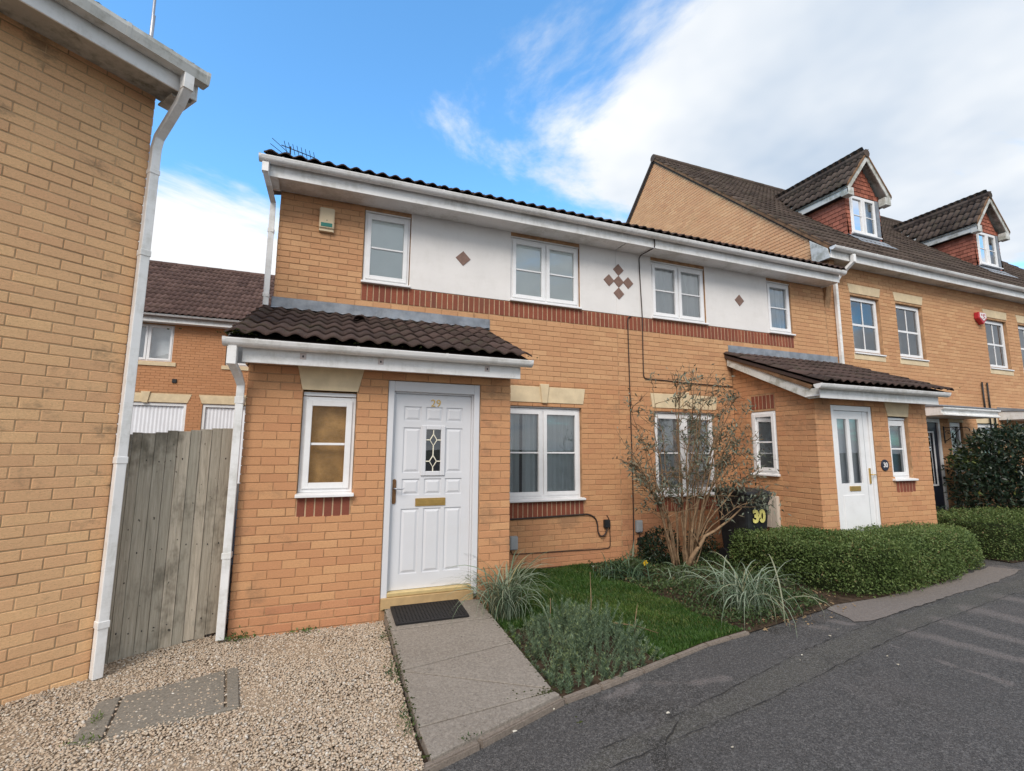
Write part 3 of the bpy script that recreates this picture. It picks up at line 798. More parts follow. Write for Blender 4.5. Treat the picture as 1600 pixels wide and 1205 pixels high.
def pebbles(name, xs, ys, zs, size, mat='pebble', kind='stuff', parent=None):
    n = len(xs); s = size
    sc3 = np.stack([s*rng.uniform(.75, 1.35, n), s*rng.uniform(.65, 1.05, n), s*rng.uniform(.40, .72, n)], 1)
    ang = rng.uniform(0, 6.283, n); tilt = rng.normal(0, .38, n)
    V = IV[None]*(1+rng.normal(0, .13, (n, len(IV), 1)))*sc3[:, None]
    c, s_ = np.cos(tilt)[:, None], np.sin(tilt)[:, None]
    x, y, z = V[..., 0], V[..., 1], V[..., 2]
    x, z = c*x+s_*z, -s_*x+c*z
    c, s_ = np.cos(ang)[:, None], np.sin(ang)[:, None]
    x, y = c*x-s_*y, s_*x+c*y
    P = np.stack([x+xs[:, None], y+ys[:, None], z+zs[:, None]], -1)
    F = (IF[None]+(np.arange(n)*len(IV))[:, None, None]).reshape(-1, 3)
    return fast(name, P.reshape(-1, 3), F, mat, parent, np.repeat(rng.random(n), len(IV)), smooth=True, kind=kind)
SLAB = [(-1.80, -0.84), (-1.045, -0.575), (-0.94, -1.215), (-1.60, -1.36), (-1.74, -1.33)]
nx = 135000
gx = rng.uniform(-3.0, 0.04, nx); gy = rng.uniform(-3.0, 1.2, nx)
ok = in_poly(gx, gy, GRAVEL)
SLAB_IN = [(-1.77, -0.86), (-1.07, -0.61), (-0.97, -1.20), (-1.60, -1.325), (-1.71, -1.30)]
inslab = in_poly(gx, gy, SLAB_IN)
ok &= (~inslab) | (rng.random(nx) < 0.075)
ok &= (gy < 0.35) | (rng.random(nx) < .4)
gx, gy, inslab = gx[ok], gy[ok], inslab[ok]
gz = -0.168 + np.where(inslab, 0.016, rng.uniform(0, 0.016, len(gx)))
gz += 0.012*np.sin(gx*5.1+gy*3)*np.sin(gy*4.3)*(~inslab)
gs = np.where(inslab, rng.uniform(.005, .010, len(gx)), rng.uniform(.0045, .0098, len(gx))*rng.choice([1, 1, 1, 1.25], len(gx)))
tag(pebbles('gravel', gx, gy, gz, gs), 'loose buff and cream gravel covering the yard beside the path', 'gravel')

# inspection cover let into the gravel -----------------------------
ic = thing('inspection_cover', (-1.4, -1.0, -0.16), 'weathered grey concrete inspection cover let into the gravel', 'cover')
def poly_slab(poly, z0, z1, mat, nm, parent, bevel=0.004):
    return MB().prism(poly, 'z', z0, z1).build(nm, mat, parent, bevel=bevel)
poly_slab([(-1.66, -0.815), (-1.13, -0.628), (-1.035, -1.175), (-1.58, -1.305)], -0.185, -0.150, 'cover', 'lid', ic)
poly_slab([(-1.785, -0.855), (-1.675, -0.815), (-1.595, -1.315), (-1.725, -1.325)], -0.185, -0.148, 'cover', 'frame_edge', ic)
poly_slab([(-1.115, -0.62), (-1.05, -0.60), (-0.95, -1.20), (-1.02, -1.18)], -0.185, -0.147, 'cover', 'frame_edge', ic)
poly_slab([(-1.575, -1.317), (-1.03, -1.187), (-0.955, -1.21), (-1.60, -1.352)], -0.185, -0.149, 'cover', 'frame_edge', ic)

# the path to the door ---------------------------------------------
path = thing('garden_path', (0.5, -1.0, -0.2), 'concrete slab path sloping from the front door to the road', 'path')
del path['category'], path['label']; path['kind'] = 'structure'
def pz(y): return -0.045 - 0.105*min(1, max(0, -y/2.1))
def inset(poly, g):
    n = len(poly); ar = sum(poly[i][0]*poly[(i+1) % n][1]-poly[(i+1) % n][0]*poly[i][1] for i in range(n)); sg = 1 if ar > 0 else -1
    out = []
    for i in range(n):
        p0, p1, p2 = Vector(poly[i-1]), Vector(poly[i]), Vector(poly[(i+1) % n])
        d1, d2 = (p1-p0).normalized(), (p2-p1).normalized()
        n1, n2 = Vector((-d1.y, d1.x))*sg, Vector((-d2.y, d2.x))*sg
        m = (n1+n2); m = m/max(.35, m.dot(m)/2) if m.length > 1e-6 else n1
        q = p1+m*g; out.append((q.x, q.y))
    return out
def pslab(poly):
    q = inset(poly, .0085); dz = random.uniform(-.003, .003)
    n = len(q); mb = MB(); vs = [(x, y, -0.24) for x, y in q]+[(x, y, pz(y)+dz) for x, y in q]
    mb.add(vs, [tuple(range(n)), tuple(range(2*n-1, n-1, -1))]+[(i, i+n, (i+1) % n+n, (i+1) % n) for i in range(n)])
    mb.build('paving_slab', 'paving', path, bevel=0.003)
xl, xr = 0.035, 0.955
pslab([(xl, 0.0), (xr, 0.0), (xr, -0.487), (xl, -0.495)])
pslab([(xl, -0.495), (xr, -0.487), (xr, -1.0), (xl, -1.172)])
pslab([(xl, -1.172), (xr, -1.0), (xr, -1.715)])
pslab([(xl, -1.172), (xr, -1.715), (xr-0.01, -1.735), (xl, -1.835)])
pslab([(xl, -1.835), (xr-.005, -1.735), (xr+0.02, -1.79), (xl+0.02, -2.12)])
MB().prism([(-.01, pz(0)-.03), (-1.75, pz(-1.75)-.03), (-1.75, -.25), (-.01, -.25)], 'x', xl+.012, xr-.012).build('bedding', 'crack', path)

# concrete edging along garden and road ----------------------------
edg = thing('kerb_edging', (1.5, -1.7, -0.2), 'low concrete edging', 'edging')
del edg['category'], edg['label']; edg['kind'] = 'structure'
EL = [(-2.6, -2.90), (-1.4, -2.55), (-0.30, -2.245), (0.35, -2.03), (1.00, -1.775), (1.32, -1.70), (1.74, -1.595), (2.14, -1.49), (2.54, -1.386), (2.85, -1.335), (3.10, -1.30)]
for i in range(len(EL)-1):
    a, b = Vector(EL[i]), Vector(EL[i+1]); d = (b-a).normalized(); n = Vector((-d.y, d.x))
    w = 0.048; zt = -0.163 if b.x < 1.2 else -0.176
    a2, b2 = a+d*.004, b-d*.004
    q = [a2-n*w*.3, b2-n*w*.3, b2+n*w*.7, a2+n*w*.7]
    MB().prism([(p.x, p.y) for p in q], 'z', -.3, zt+random.uniform(-.005, .005)).build('edging_stone', 'kerb', edg, bevel=0.008, bseg=2)

# ================================================================== HOUSE 29
H1 = thing('terraced_house', (1.2, 0, GZ), 'two-storey buff brick house with white panelled door numbered 29 under a tiled porch', 'house', 'pair of two-storey terraced houses')
T0, TD = frame(0, 0, 0), frame(0, D, 0)
P1L, P1R = frame(-1.228, D, -90), frame(1.285, 0, 90)
XM = 3.612
def trap(xa, xb, za, zb, ga, gb):
    """trapezoid cut-out: width xa..xb at za widening by ga/gb at zb"""
    def f(z):
        if not (za < z < zb): return None
        t = (z-za)/(zb-za); return (xa-ga*t, xb+gb*t)
    return f
mb = MB()
mb.T = T0; wall_sheet(mb, -1.22, 1.277, -0.35, 2.23, [(0.0, .945, -.36, 2.10), (-.768, -.292, 1.02, 1.965)])
mb.T = P1L; wall_sheet(mb, 0, D-.13, -0.35, 2.3, []); mb.T = P1R; wall_sheet(mb, 0.13, D, -.35, 2.3, [])
mb.T = TD
WIN1 = [(1.735, 2.957, .722, 2.062), (-.236, .366, 3.58, 4.55), (1.82, 2.955, 3.58, 4.55)]
wall_sheet(mb, -1.237, XM, -0.35, 4.66, WIN1+[(-1.1, 1.16, -.36, 2.4)])
mb.T = frame(-1.245, 9.3, -90); wall_sheet(mb, 0, 9.3-D-.13, -.35, 4.66, [])
wall1 = mb.build('wall', 'mortar', H1)
lintP = trap(-.775, -.285, 1.96, 2.25, .06, .06)
lintW = trap(1.70, 2.985, 2.09, 2.325, .035, .035)
keyW = trap(2.30, 2.39, 2.09, 2.36, .03, .03)
bricks = [
    (T0, lay(-1.228, 1.285, -.3, .075, [(0, .945, -.4, 2.1)], 0.0, -.06), 'brick_pink'),
    (T0, lay(-1.228, 1.285, .075, 2.2, [(0, .945, -.4, 2.1), (-.768, -.292, 1.02, 1.965), (-.768, -.30, .80, 1.03), lintP], 0.0, -.06), 'brick'),
    (T0, soldiers(-.765, -.305, .812, .985), 'brick_red'),
    (TD, lay(1.287, XM, -.3, .01, [], 0.01, .03), 'brick_pink'),
    (TD, lay(1.287, XM, .01, 2.41, [(1.735, 2.957, .70, 2.062), (1.725, 2.985, .47, .73), lintW, keyW], 0.01, .03), 'brick'),
    (TD, lay(1.287, XM, 2.41, 3.31, [], 0.01, .03), 'brick_gold'),
    (TD, lay(-1.245, 1.287, 3.0, 3.31, [], 0.01, .03), 'brick_gold'),
    (TD, lay(-1.245, -.24, 3.31, 4.60, [], 0.01, .03), 'brick_gold'),
    (TD, soldiers(-.24, XM, 3.322, 3.537), 'brick_red'),
    (TD, soldiers(1.73, 2.98, .482, .688), 'brick_red'),
    (P1L, lay(0.0, D, -.3, 2.25, [], 0, .05), 'brick'), (P1R, lay(0.0, D, -.3, 2.25, [], 0, .05), 'brick'),
    (frame(-1.245, 9.3, -90), lay(0, 9.3-D, -.3, 4.6, [], 0.01, .02), 'brick'),
]
place_bricks(bricks, wall1, 300)
# cast-stone lintels
MB(T0).prism([(-.775, 1.965), (-.285, 1.965), (-.227, 2.22), (-.833, 2.22)], 'y', -.006, .1).build('lintel', 'stone', H1, bevel=.004)
lw = MB(TD).prism([(1.70, 2.092), (2.985, 2.092), (3.02, 2.322), (1.665, 2.322)], 'y', -.010, .1).build('lintel', 'stone', H1, bevel=.004)
MB(TD).prism([(2.305, 2.085), (2.385, 2.085), (2.418, 2.362), (2.272, 2.362)], 'y', -.034, .1).build('keystone', 'stone', lw, bevel=.006)
# white render panels and trim above the red band
MB(TD).box(.368, 1.818, -.004, .05, 3.545, 4.61).build('render_panel', 'render', H1, bevel=.004)
MB(TD).box(2.957, XM-.001, -.004, .05, 3.545, 4.61).build('render_panel', 'render', H1, bevel=.004)
for a, b in ((-.232, .362), (1.824, 2.951)):
    MB(TD).box(a, b, .012, .07, 4.532, 4.612).build('head_strip', 'trim', H1, bevel=.003)
def pointing(parent, T, a, b, c, d): MB(T).box(a+.003, b-.003, .0035, .02, c+.001, d-.001).build('pointing', 'mortar_pale', parent)
pointing(H1, T0, -.765, -.305, .812, .985); pointing(H1, TD, -.24, XM, 3.322, 3.537); pointing(H1, TD, 1.73, 2.98, .482, .688)
def diamond(parent, x, z, s=.108, rot=0):
    MB(TD).prism([(x, z-s), (x+s, z), (x, z+s), (x-s, z)], 'y', -.012, .01).build('diamond_tile', 'diamond', parent, bevel=.003)
diamond(H1, 1.10, 4.078)
# windows of 29
W = window(H1, T0, -.768, -.292, 1.025, 1.955, .055, 1, glass='glass_obscure', head=.045, sillw=.012, sillp=.05, room='room_amber', depth=.03)
window(H1, TD, 1.735, 2.957, .742, 2.062, .055, 2, head=.05, sillw=.03, sillp=.055, depth=1.4)
window(H1, TD, -.233, .363, 3.585, 4.53, .028, 1, sillw=.02, sillp=.045)
window(H1, TD, 1.822, 2.952, 3.585, 4.53, .028, 2, sillw=.02, sillp=.045)
# front door 29
fr = MB(T0)
fr.box(.003, .062, .012, .10, -.0, 2.096); fr.box(.882, .942, .012, .10, 0.0, 2.096); fr.box(.062, .882, .012, .10, 1.995, 2.096)
fr.box(.062, .078, .045, .10, .085, 1.995); fr.box(.866, .882, .045, .10, .085, 1.995); fr.box(.078, .866, .045, .10, 1.979, 1.995)
fr.build('door_frame', 'door', H1, bevel=.004)
LX0, LX1, LZ0, LZ1 = .080, .864, .088, 1.976
LW, LH = LX1-LX0, LZ1-LZ0
def lx(f): return LX0+f*LW
def lz(f): return LZ1-f*LH
cols_ = [(.115, .335), (.395, .615), (.665, .885)]; rows_ = [(.066, .143), (.178, .416), (.447, .530), (.600, .925)]
cells = [(lx(a), lx(b), lz(d), lz(c)) for ri, (c, d) in enumerate(rows_) for ci, (a, b) in enumerate(cols_) if not (ri == 1 and ci == 1)]
GL = (lx(.345), lx(.655), lz(.432), lz(.166)); GI = (lx(.405), lx(.595), lz(.408), lz(.188))
lf = MB(T0); DY = .068
wall_sheet(lf, LX0, LX1, LZ0, LZ1, cells+[GI], DY, .04)
door = lf.build('door', 'door', H1)
for (a, b, c, d) in cells:
    p = MB(T0); y0, y1 = DY+.009, DY+.001; m1, m2 = .012, .034
    p.add([(a-.001, y0, c-.001), (b+.001, y0, c-.001), (b+.001, y0, d+.001), (a-.001, y0, d+.001), (a+m1, y0, c+m1), (b-m1, y0, c+m1), (b-m1, y0, d-m1), (a+m1, y0, d-m1),
           (a+m2, y1, c+m2), (b-m2, y1, c+m2), (b-m2, y1, d-m2), (a+m2, y1, d-m2)],
          [(0, 1, 5, 4), (1, 2, 6, 5), (2, 3, 7, 6), (3, 0, 4, 7), (4, 5, 9, 8), (5, 6, 10, 9), (6, 7, 11, 10), (7, 4, 8, 11), (8, 9, 10, 11)])
    p.build('raised_panel', 'door', door)
g = MB(T0)
g.box(GL[0], GI[0], DY-.014, DY+.01, GL[2], GL[3]); g.box(GI[1], GL[1], DY-.014, DY+.01, GL[2], GL[3])
g.box(GI[0], GI[1], DY-.014, DY+.01, GL[2], GI[2]); g.box(GI[0], GI[1], DY-.014, DY+.01, GI[3], GL[3])
g.build('glazing_frame', 'door', door, bevel=.005)
MB(T0).add([(GI[0], DY+.008, GI[2]), (GI[1], DY+.008, GI[2]), (GI[1], DY+.008, GI[3]), (GI[0], DY+.008, GI[3])], [(0, 1, 2, 3)]).build('pane', 'glass', door)
gx_, gz0, gz1 = (GI[0]+GI[1])/2, GI[2], GI[3]; gh = gz1-gz0
def came(*pts):
    mbx = MB(T0); mbx.tube([(x, DY-.002, z) for x, z in pts], .0058, 6, up0=(0, 1, 0)); mbx.build('lead_strip', 'lead_came', door)
dw = .036
for cz in (gz1-gh*.25, gz0+gh*.235):
    dh = gh*.14
    came((gx_, cz+dh), (gx_+dw, cz), (gx_, cz-dh), (gx_-dw, cz), (gx_, cz+dh)); came((GI[0], cz), (gx_-dw, cz)); came((gx_+dw, cz), (GI[1], cz))
came((gx_, gz1), (gx_, gz1-gh*.11)); came((gx_, gz1-gh*.39), (gx_, gz0+gh*.375)); came((gx_, gz0+gh*.095), (gx_, gz0))
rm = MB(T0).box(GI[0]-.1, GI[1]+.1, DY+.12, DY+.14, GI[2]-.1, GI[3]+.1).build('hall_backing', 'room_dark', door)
text_mesh('numeral', '2', .105, Matrix.Translation((lx(.485), DY-.003, lz(.046))) @ UPRIGHT, 'gold', door, .003)
text_mesh('numeral', '9', .105, Matrix.Translation((lx(.555), DY-.003, lz(.046))) @ UPRIGHT, 'gold', door, .003)
hd = MB(T0); hz = lz(.51)
hd.prism([(lx(.022)+.019*math.cos(a), hz+(.10 if math.sin(a) > 0 else -.10)+.019*math.sin(a)) for a in np.linspace(0, 2*math.pi, 16, endpoint=False)], 'y', DY-.012, DY+.001)
hdl = hd.build('handle', 'bronze', door, bevel=.002)
MB(T0).tube([(lx(.022), DY-.006, hz+.03), (lx(.022), DY-.045, hz+.03), (lx(.05), DY-.05, hz+.028), (lx(.10), DY-.05, hz+.022), (lx(.135), DY-.046, hz+.03), (lx(.14), DY-.046, hz+.038)], [.008, .008, .007, .006, .005, .004], 8).build('lever', 'alu', door, smooth=True)
lp = MB(T0).box(lx(.29), lx(.675), DY-.010, DY+.001, lz(.588), lz(.548)).build('letter_plate', 'gold', door, bevel=.003)
MB(T0).box(lx(.305), lx(.66), DY-.014, DY-.008, lz(.580), lz(.556)).build('letter_flap', 'gold', door, bevel=.002)
MB(T0).box(.062, .882, .004, .10, .045, .084).build('threshold', 'threshold', H1, bevel=.006)
MB(T0).box(.004, .90, -.012, .10, -.06, .043).build('door_step', plain('tan_step', (0.46, 0.31, 0.15), .8, .1, 12), H1, bevel=.004)
MB(T0).box(.001, .944, .004, .12, -.3, -.061).build('footing', 'mortar', H1)
# lead-coloured weather bar patch at frame foot
MB(T0).prism([(.888, .0), (.936, .0), (.936, .33), (.900, .33)], 'y', .004, .014).build('frame_repair', 'door', H1, bevel=.002)

# porch roof -------------------------------------------------------
def porch(H, xa, xb, fx0, fx1, gx0, gx1, tag_mat='tile', flash=None, trim='trim', lab=None, barge=None):
    ey, ez, wy, wz = -.335, 2.352, D-.005, 3.075
    up = Vector((0, wy-ey, wz-ez)).normalized(); L_ = (Vector((0, wy, wz))-Vector((0, ey, ez))).length
    nmv = Vector((0, -up.z, up.y))
    p = MB(); a0 = Vector((0, ey+.06, ez+.006)); b0 = Vector((0, wy, wz-.02))
    p.add([(xa+.02, a0.y, a0.z), (xb-.02, a0.y, a0.z), (xb-.02, b0.y, b0.z), (xa+.02, b0.y, b0.z), (xa+.02, a0.y, a0.z-.05), (xb-.02, a0.y, a0.z-.05), (xb-.02, b0.y, b0.z-.05), (xa+.02, b0.y, b0.z-.05)],
          [(0, 1, 2, 3), (7, 6, 5, 4), (0, 4, 5, 1), (1, 5, 6, 2), (2, 6, 7, 3), (3, 7, 4, 0)])
    rf = p.build('porch_roof', tag_mat, H)
    nc = round((xb-xa)/.305); cover = (xb-xa)/nc; nr = 6
    tiles(rf, (xa, ey, ez+.012), (1, 0, 0), up, nc, nr, cover, (L_-.02)/nr, tag_mat, 300, h=.033)
    # fascia, soffit, gutter
    MB().box(fx0, fx1, -.215, -.197, 2.155, 2.315).build('fascia', trim, H, bevel=.004)
    MB().box(fx0+.01, fx1-.01, -.197, .02, 2.19, 2.205).build('soffit', trim, H)
    gutter(H, frame(0, 0, 0), gx0, gx1, -.218, 2.332, .056, 'trim', brackets=.82)
    # closed gable ends
    for xs in ((xa+.13, xb-.13) if barge is None else (RC+.016, xb-.13)):
        MB().prism([(0, 2.17), (D, 2.17), (D, 2.98), (0, 2.36)], 'x', xs-.010, xs+.012).build('gable_infill', 'mortar', H)
    # flashing dressed over the top row
    f0, f1 = flash
    MB().box(f0, f1, D-.012, D+.003, 3.085, 3.238).build('flashing', 'lead', H, bevel=.003)
    fl = MB(); n = 48; xs = np.linspace(f0+.01, f1-.01, n+1); vs = []
    for k, (yy, zz) in enumerate(((D-.012, 3.115), (D-.05, 3.105), (D-.13, 3.078))):
        for x in xs: vs.append((x, yy, zz+(0.010*math.sin((x-xa)*2*math.pi/(cover/2)-1.57) if k == 2 else 0)))
    fl.add(vs, [(k*(n+1)+i, k*(n+1)+i+1, (k+1)*(n+1)+i+1, (k+1)*(n+1)+i) for k in range(2) for i in range(n)])
    fl.build('apron_flashing', 'lead', H, smooth=True)
    return rf
rf1 = porch(H1, -1.375, 1.39, -1.252, 1.312, -1.385, 1.408, 'tile', (-1.262, 1.505))
# hooded vent tile, moss at the corner, square bracket marks on the fascia
vt = MB(); c0 = Vector((-.27, .93, 2.90)); n = 10
ring = [(.075*math.cos(a), .062*math.sin(a)) for a in np.linspace(0, math.pi, n)]
vt.add([(c0.x+p, c0.y-.14, c0.z-.02+q) for p, q in ring]+[(c0.x+p, c0.y+.14, c0.z+.07+q*.3) for p, q in ring]+[(c0.x+p*.84, c0.y-.139, c0.z-.02+q*.84) for p, q in ring]+[(c0.x+p*.84, c0.y+.0, c0.z+.0+q*.5) for p, q in ring],
       [(i, i+1, n+i+1, n+i) for i in range(n-1)]+[(i, i+1, 2*n+i+1, 2*n+i) for i in range(n-1)]+[(2*n+i, 2*n+i+1, 3*n+i+1, 3*n+i) for i in range(n-1)])
vt.build('vent_tile', 'tile', rf1, smooth=True)
for x in (-.775, -.105, .945):
    bp = MB().box(x-.026, x+.026, -.219, -.2145, 2.212, 2.266).build('bracket_plate', plain('plate_grime', (.58, .50, .47), .6, .1), H1, bevel=.001)
    MB().box(x-.006, x+.006, -.223, -.2185, 2.228, 2.246).build('screw', 'iron', bp)
def moss(parent, c, n, spread, r_, mat='moss'):
    xs = c[0]+rng.normal(0, spread[0], n); ys = c[1]+rng.normal(0, spread[1], n); zs = c[2]+rng.normal(0, spread[2], n)
    return pebbles('moss', xs, ys, zs, rng.uniform(r_*.5, r_, n), mat, 'stuff', parent)
M['moss'] = plain('moss', (0.045, 0.055, 0.018), .95, .4, 40, .5, 90, .1)
for (px_, py_, nn, sx_, sy_) in ((.045, -1.1, 150, .012, .75), (.95, -.9, 160, .015, .55), (.9, -1.73, 45, .05, .02), (.85, -1.70, 20, .1, .03)):
    xs_ = np.clip(rng.normal(px_, sx_, nn), .03, .965); ys_ = np.clip(rng.normal(py_, sy_, nn), -2.08, -.03)
    pebbles('moss', xs_, ys_, np.array([pz(v) for v in ys_])-.002, rng.uniform(.003, .009, nn), 'moss', 'stuff', path)
moss(rf1, (-1.27, -.25, 2.40), 60, (.05, .05, .006), .02)
moss(rf1, (-.2, -.28, 2.385), 60, (.7, .02, .004), .012)

# main eaves and roof of 29 -----------------------------------------
RUP = Vector((0, math.cos(R(27.5)), math.sin(R(27.5))))
def main_roof(H, xa, xb, fx0, fx1, gx0, gx1, g_end=(True, True)):
    ey, ez = D-.445, 4.775
    p = MB(); run = 4.35; rise = run*math.tan(R(27.5)); t = .05
    p.prism([(ey+.05, ez+.0), (ey+.05+run, ez+rise), (ey+.05+2*run, ez), (ey+.05+2*run, ez-t), (ey+.05+run, ez+rise-t), (ey+.05, ez-t)], 'x', xa+.01, xb-.01)
    rf = p.build('roof', 'tile', H)
    nc = round((xb-xa)/.305); cover = (xb-xa)/nc
    tiles(rf, (xa, ey-.012, ez+.010), (1, 0, 0), RUP, nc, 14, cover, .345, 'tile', 300, h=.034)
    MB().box(fx0, fx1, D-.347, D-.331, 4.583, 4.752).build('fascia', 'trim', H, bevel=.003)
    MB().box(fx0+.01, fx1-.01, D-.331, D+.01, 4.602, 4.616).build('soffit', 'trim', H)
    return rf
rm1 = main_roof(H1, -1.40, XM-.002, -1.335, XM-.001, -1.44, XM)
gutter(H1, frame(0, 0, 0), -1.445, XM+.0, D-.35, 4.768, .056, 'trim', brackets=.95)
MB().prism([(D-.35, 4.76), (D-.35, 4.50), (D-.16, 4.45), (D+.10, 4.58), (D+3.9, 6.56), (D+3.9, 6.78)], 'x', -1.352, -1.337).build('bargeboard', 'trim', H1, bevel=.003)
MB().prism([(D-.33, 4.59), (D-.16, 4.53), (D+.02, 4.60)], 'x', -1.335, -1.246).build('box_end', 'trim', H1)
# downpipes of 29
pipe(H1, [(-1.375, D-.41, 4.70), (-1.375, D-.41, 4.60), (-1.345, D-.30, 4.50), (-1.315, D-.075, 4.40), (-1.315, D-.065, 4.25), (-1.315, D-.065, 3.10)], .030, 'trim',
     [((-1.375, D-.41, 4.70), (-1.375, D-.41, 4.585)), ((-1.315, D-.065, 4.06), (-1.315, D-.065, 4.01)), ((-1.315, D-.065, 3.25), (-1.315, D-.065, 3.20))])
pipe(H1, [(-1.315, -.27, 2.29), (-1.315, -.27, 2.14), (-1.285, -.12, 2.05), (-1.268, -.055, 1.98), (-1.268, -.055, 1.9), (-1.268, -.055, -.13)], .031, 'trim',
     [((-1.315, -.27, 2.27), (-1.315, -.27, 2.12)), ((-1.268, -.055, 1.87), (-1.268, -.055, 1.81)), ((-1.268, -.055, .56), (-1.268, -.055, .51))])

# ================================================================== HOUSE 30
H2 = thing('terraced_house', (6.0, 0, GZ), 'two-storey buff brick house with half-glazed white door behind the clipped hedge', 'house', 'pair of two-storey terraced houses')
XE = 8.383; RC = 5.92
P2L, P2R = frame(RC, D, -90), frame(8.455, 0, 90)
mb = MB()
mb.T = T0; wall_sheet(mb, RC+.008, 8.447, -.35, 2.23, [(6.25, 7.137, -.36, 2.10), (7.50, 7.975, 1.02, 1.965)])
mb.T = P2L; wall_sheet(mb, 0, D-.13, -.35, 2.34, [(.327, .797, 1.06, 2.05)])
mb.T = P2R; wall_sheet(mb, .13, D, -.35, 2.3, [])
mb.T = TD
wall_sheet(mb, XM, XE, -.35, 4.66, [(4.263, 5.485, .722, 2.062), (6.858, 7.46, 3.58, 4.55), (4.29, 5.412, 3.58, 4.55), (6.05, 8.3, -.36, 2.4)])
wall2 = mb.build('wall', 'mortar', H2)
mir = lambda f: (lambda z: (lambda c: (2*3.61-c[1], 2*3.61-c[0]) if c else None)(f(z)))
lintP2 = trap(7.495, 7.985, 1.96, 2.25, .06, .06)
place_bricks([
    (T0, lay(RC, 8.455, -.3, 2.2, [(6.25, 7.137, -.4, 2.1), (7.50, 7.975, 1.02, 1.965), (7.54, 8.0, .80, 1.03), lintP2], 0, .01), 'brick'),
    (T0, soldiers(7.55, 8.005, .812, .985), 'brick_red'),
    (P2L, lay(0, D, -.3, 2.95, [(.327, .797, 1.03, 2.05), (.35, .80, 2.05, 2.31)], 0, .06, right=lambda z: D if z < 2.2 else max(0, D*(1-(z-2.36)/.64) if z > 2.36 else D)), 'brick'),
    (P2L, soldiers(.36, .79, 2.085, 2.30), 'brick_red'),
    (P2R, lay(0, D, -.3, 2.25, [], 0, .05), 'brick'),
    (TD, lay(XM, RC, -.3, .46, [], 0.01, .03), 'brick_pink'),
    (TD, lay(XM, RC, .46, 2.41, [(4.263, 5.485, .70, 2.062), (4.24, 5.50, .47, .73), mir(lintW), mir(keyW)], 0.01, .03), 'brick'),
    (TD, lay(XM, RC, 2.41, 3.31, [], 0.01, .03), 'brick_gold'),
    (TD, lay(RC, XE, 2.9, 3.31, [], 0.01, .03), 'brick_gold'),
    (TD, lay(7.462, XE, 3.31, 4.60, [], 0.01, .03), 'brick_gold'),
    (TD, soldiers(XM, 7.465, 3.322, 3.537), 'brick_red'),
    (TD, soldiers(4.245, 5.495, .482, .688), 'brick_red')], wall2, 300)
MB(T0).prism([(7.495, 1.965), (7.985, 1.965), (8.045, 2.22), (7.435, 2.22)], 'y', -.006, .1).build('lintel', 'stone', H2, bevel=.004)
lw = MB(TD).prism([(4.235, 2.092), (5.52, 2.092), (5.555, 2.322), (4.20, 2.322)], 'y', -.010, .1).build('lintel', 'stone', H2, bevel=.004)
MB(TD).prism([(4.835, 2.085), (4.915, 2.085), (4.948, 2.362), (4.802, 2.362)], 'y', -.034, .1).build('keystone', 'stone', lw, bevel=.006)
MB(TD).box(XM+.001, 4.288, -.004, .05, 3.545, 4.61).build('render_panel', 'render', H2, bevel=.004)
MB(TD).box(5.413, 6.857, -.004, .05, 3.545, 4.61).build('render_panel', 'render', H2, bevel=.004)
for a, b in ((4.293, 5.409), (6.862, 7.455)):
    MB(TD).box(a, b, .012, .07, 4.532, 4.612).build('head_strip', 'trim', H2, bevel=.003)
pointing(H2, T0, 7.55, 8.005, .812, .985); pointing(H2, TD, XM, 7.465, 3.322, 3.537); pointing(H2, TD, 4.245, 5.495, .482, .688); pointing(H2, P2L, .36, .79, 2.085, 2.30)
cz = 4.085
for dx, dz in ((0, 0), (-.165, 0), (.165, 0), (0, .20), (0, -.20)):
    diamond(H2 if dx > 0 else H2, 3.655+dx*1.08, cz+dz*.98, .100)
diamond(H2, 6.175, 4.078)
window(H2, TD, 4.263, 5.485, .742, 2.062, .055, 2, head=.05, sillw=.03, sillp=.055, depth=1.4)
window(H2, TD, 4.294, 5.408, 3.585, 4.53, .028, 2, sillw=.02, sillp=.045)
window(H2, TD, 6.862, 7.455, 3.585, 4.53, .028, 1, sillw=.02, sillp=.045)
window(H2, T0, 7.50, 7.975, 1.025, 1.955, .055, 1, head=.045, sillw=.03, sillp=.05, room='teal_blind', depth=.02)
window(H2, P2L, .327, .797, 1.075, 2.045, .012, 1, sillw=.02, sillp=.05, depth=.8)
# half-glazed door
fr = MB(T0); a, b = 6.253, 7.134
fr.box(a, a+.06, .012, .10, 0, 2.096); fr.box(b-.06, b, .012, .10, 0, 2.096); fr.box(a+.06, b-.06, .012, .10, 2.02, 2.096)
fr.build('door_frame', 'upvc', H2, bevel=.004)
lf = MB(T0); a, b = 6.316, 7.070; pan = [(6.40, 6.60, .965, 1.90), (6.665, 6.865, .965, 1.90)]
wall_sheet(lf, a, b, .06, 2.016, pan, .035, .04)
door2 = lf.build('door', 'upvc', H2)
for (p, q, r_, s) in pan:
    MB(T0).add([(p, .058, r_), (q, .058, r_), (q, .058, s), (p, .058, s)], [(0, 1, 2, 3)]).build('pane', 'glass', door2)
MB(T0).box(6.41, 6.86, .027, .036, .09, .80).build('lower_panel', 'upvc', door2, bevel=.006)
MB(T0).box(6.956, 6.962, .0335, .036, .06, 2.016).build('seam', 'greybox', door2)
MB(T0).box(6.555, 6.785, .022, .036, .855, .925).build('letter_plate', 'gold', door2, bevel=.004)
hd = MB(T0).box(7.00, 7.03, .020, .036, .95, 1.18).build('handle', 'gold', door2, bevel=.003)
MB(T0).tube([(7.015, .03, 1.085), (7.015, -.015, 1.085), (7.07, -.018, 1.085), (7.11, -.018, 1.08)], [.008, .008, .007, .006], 8).build('lever', 'gold', door2, smooth=True)
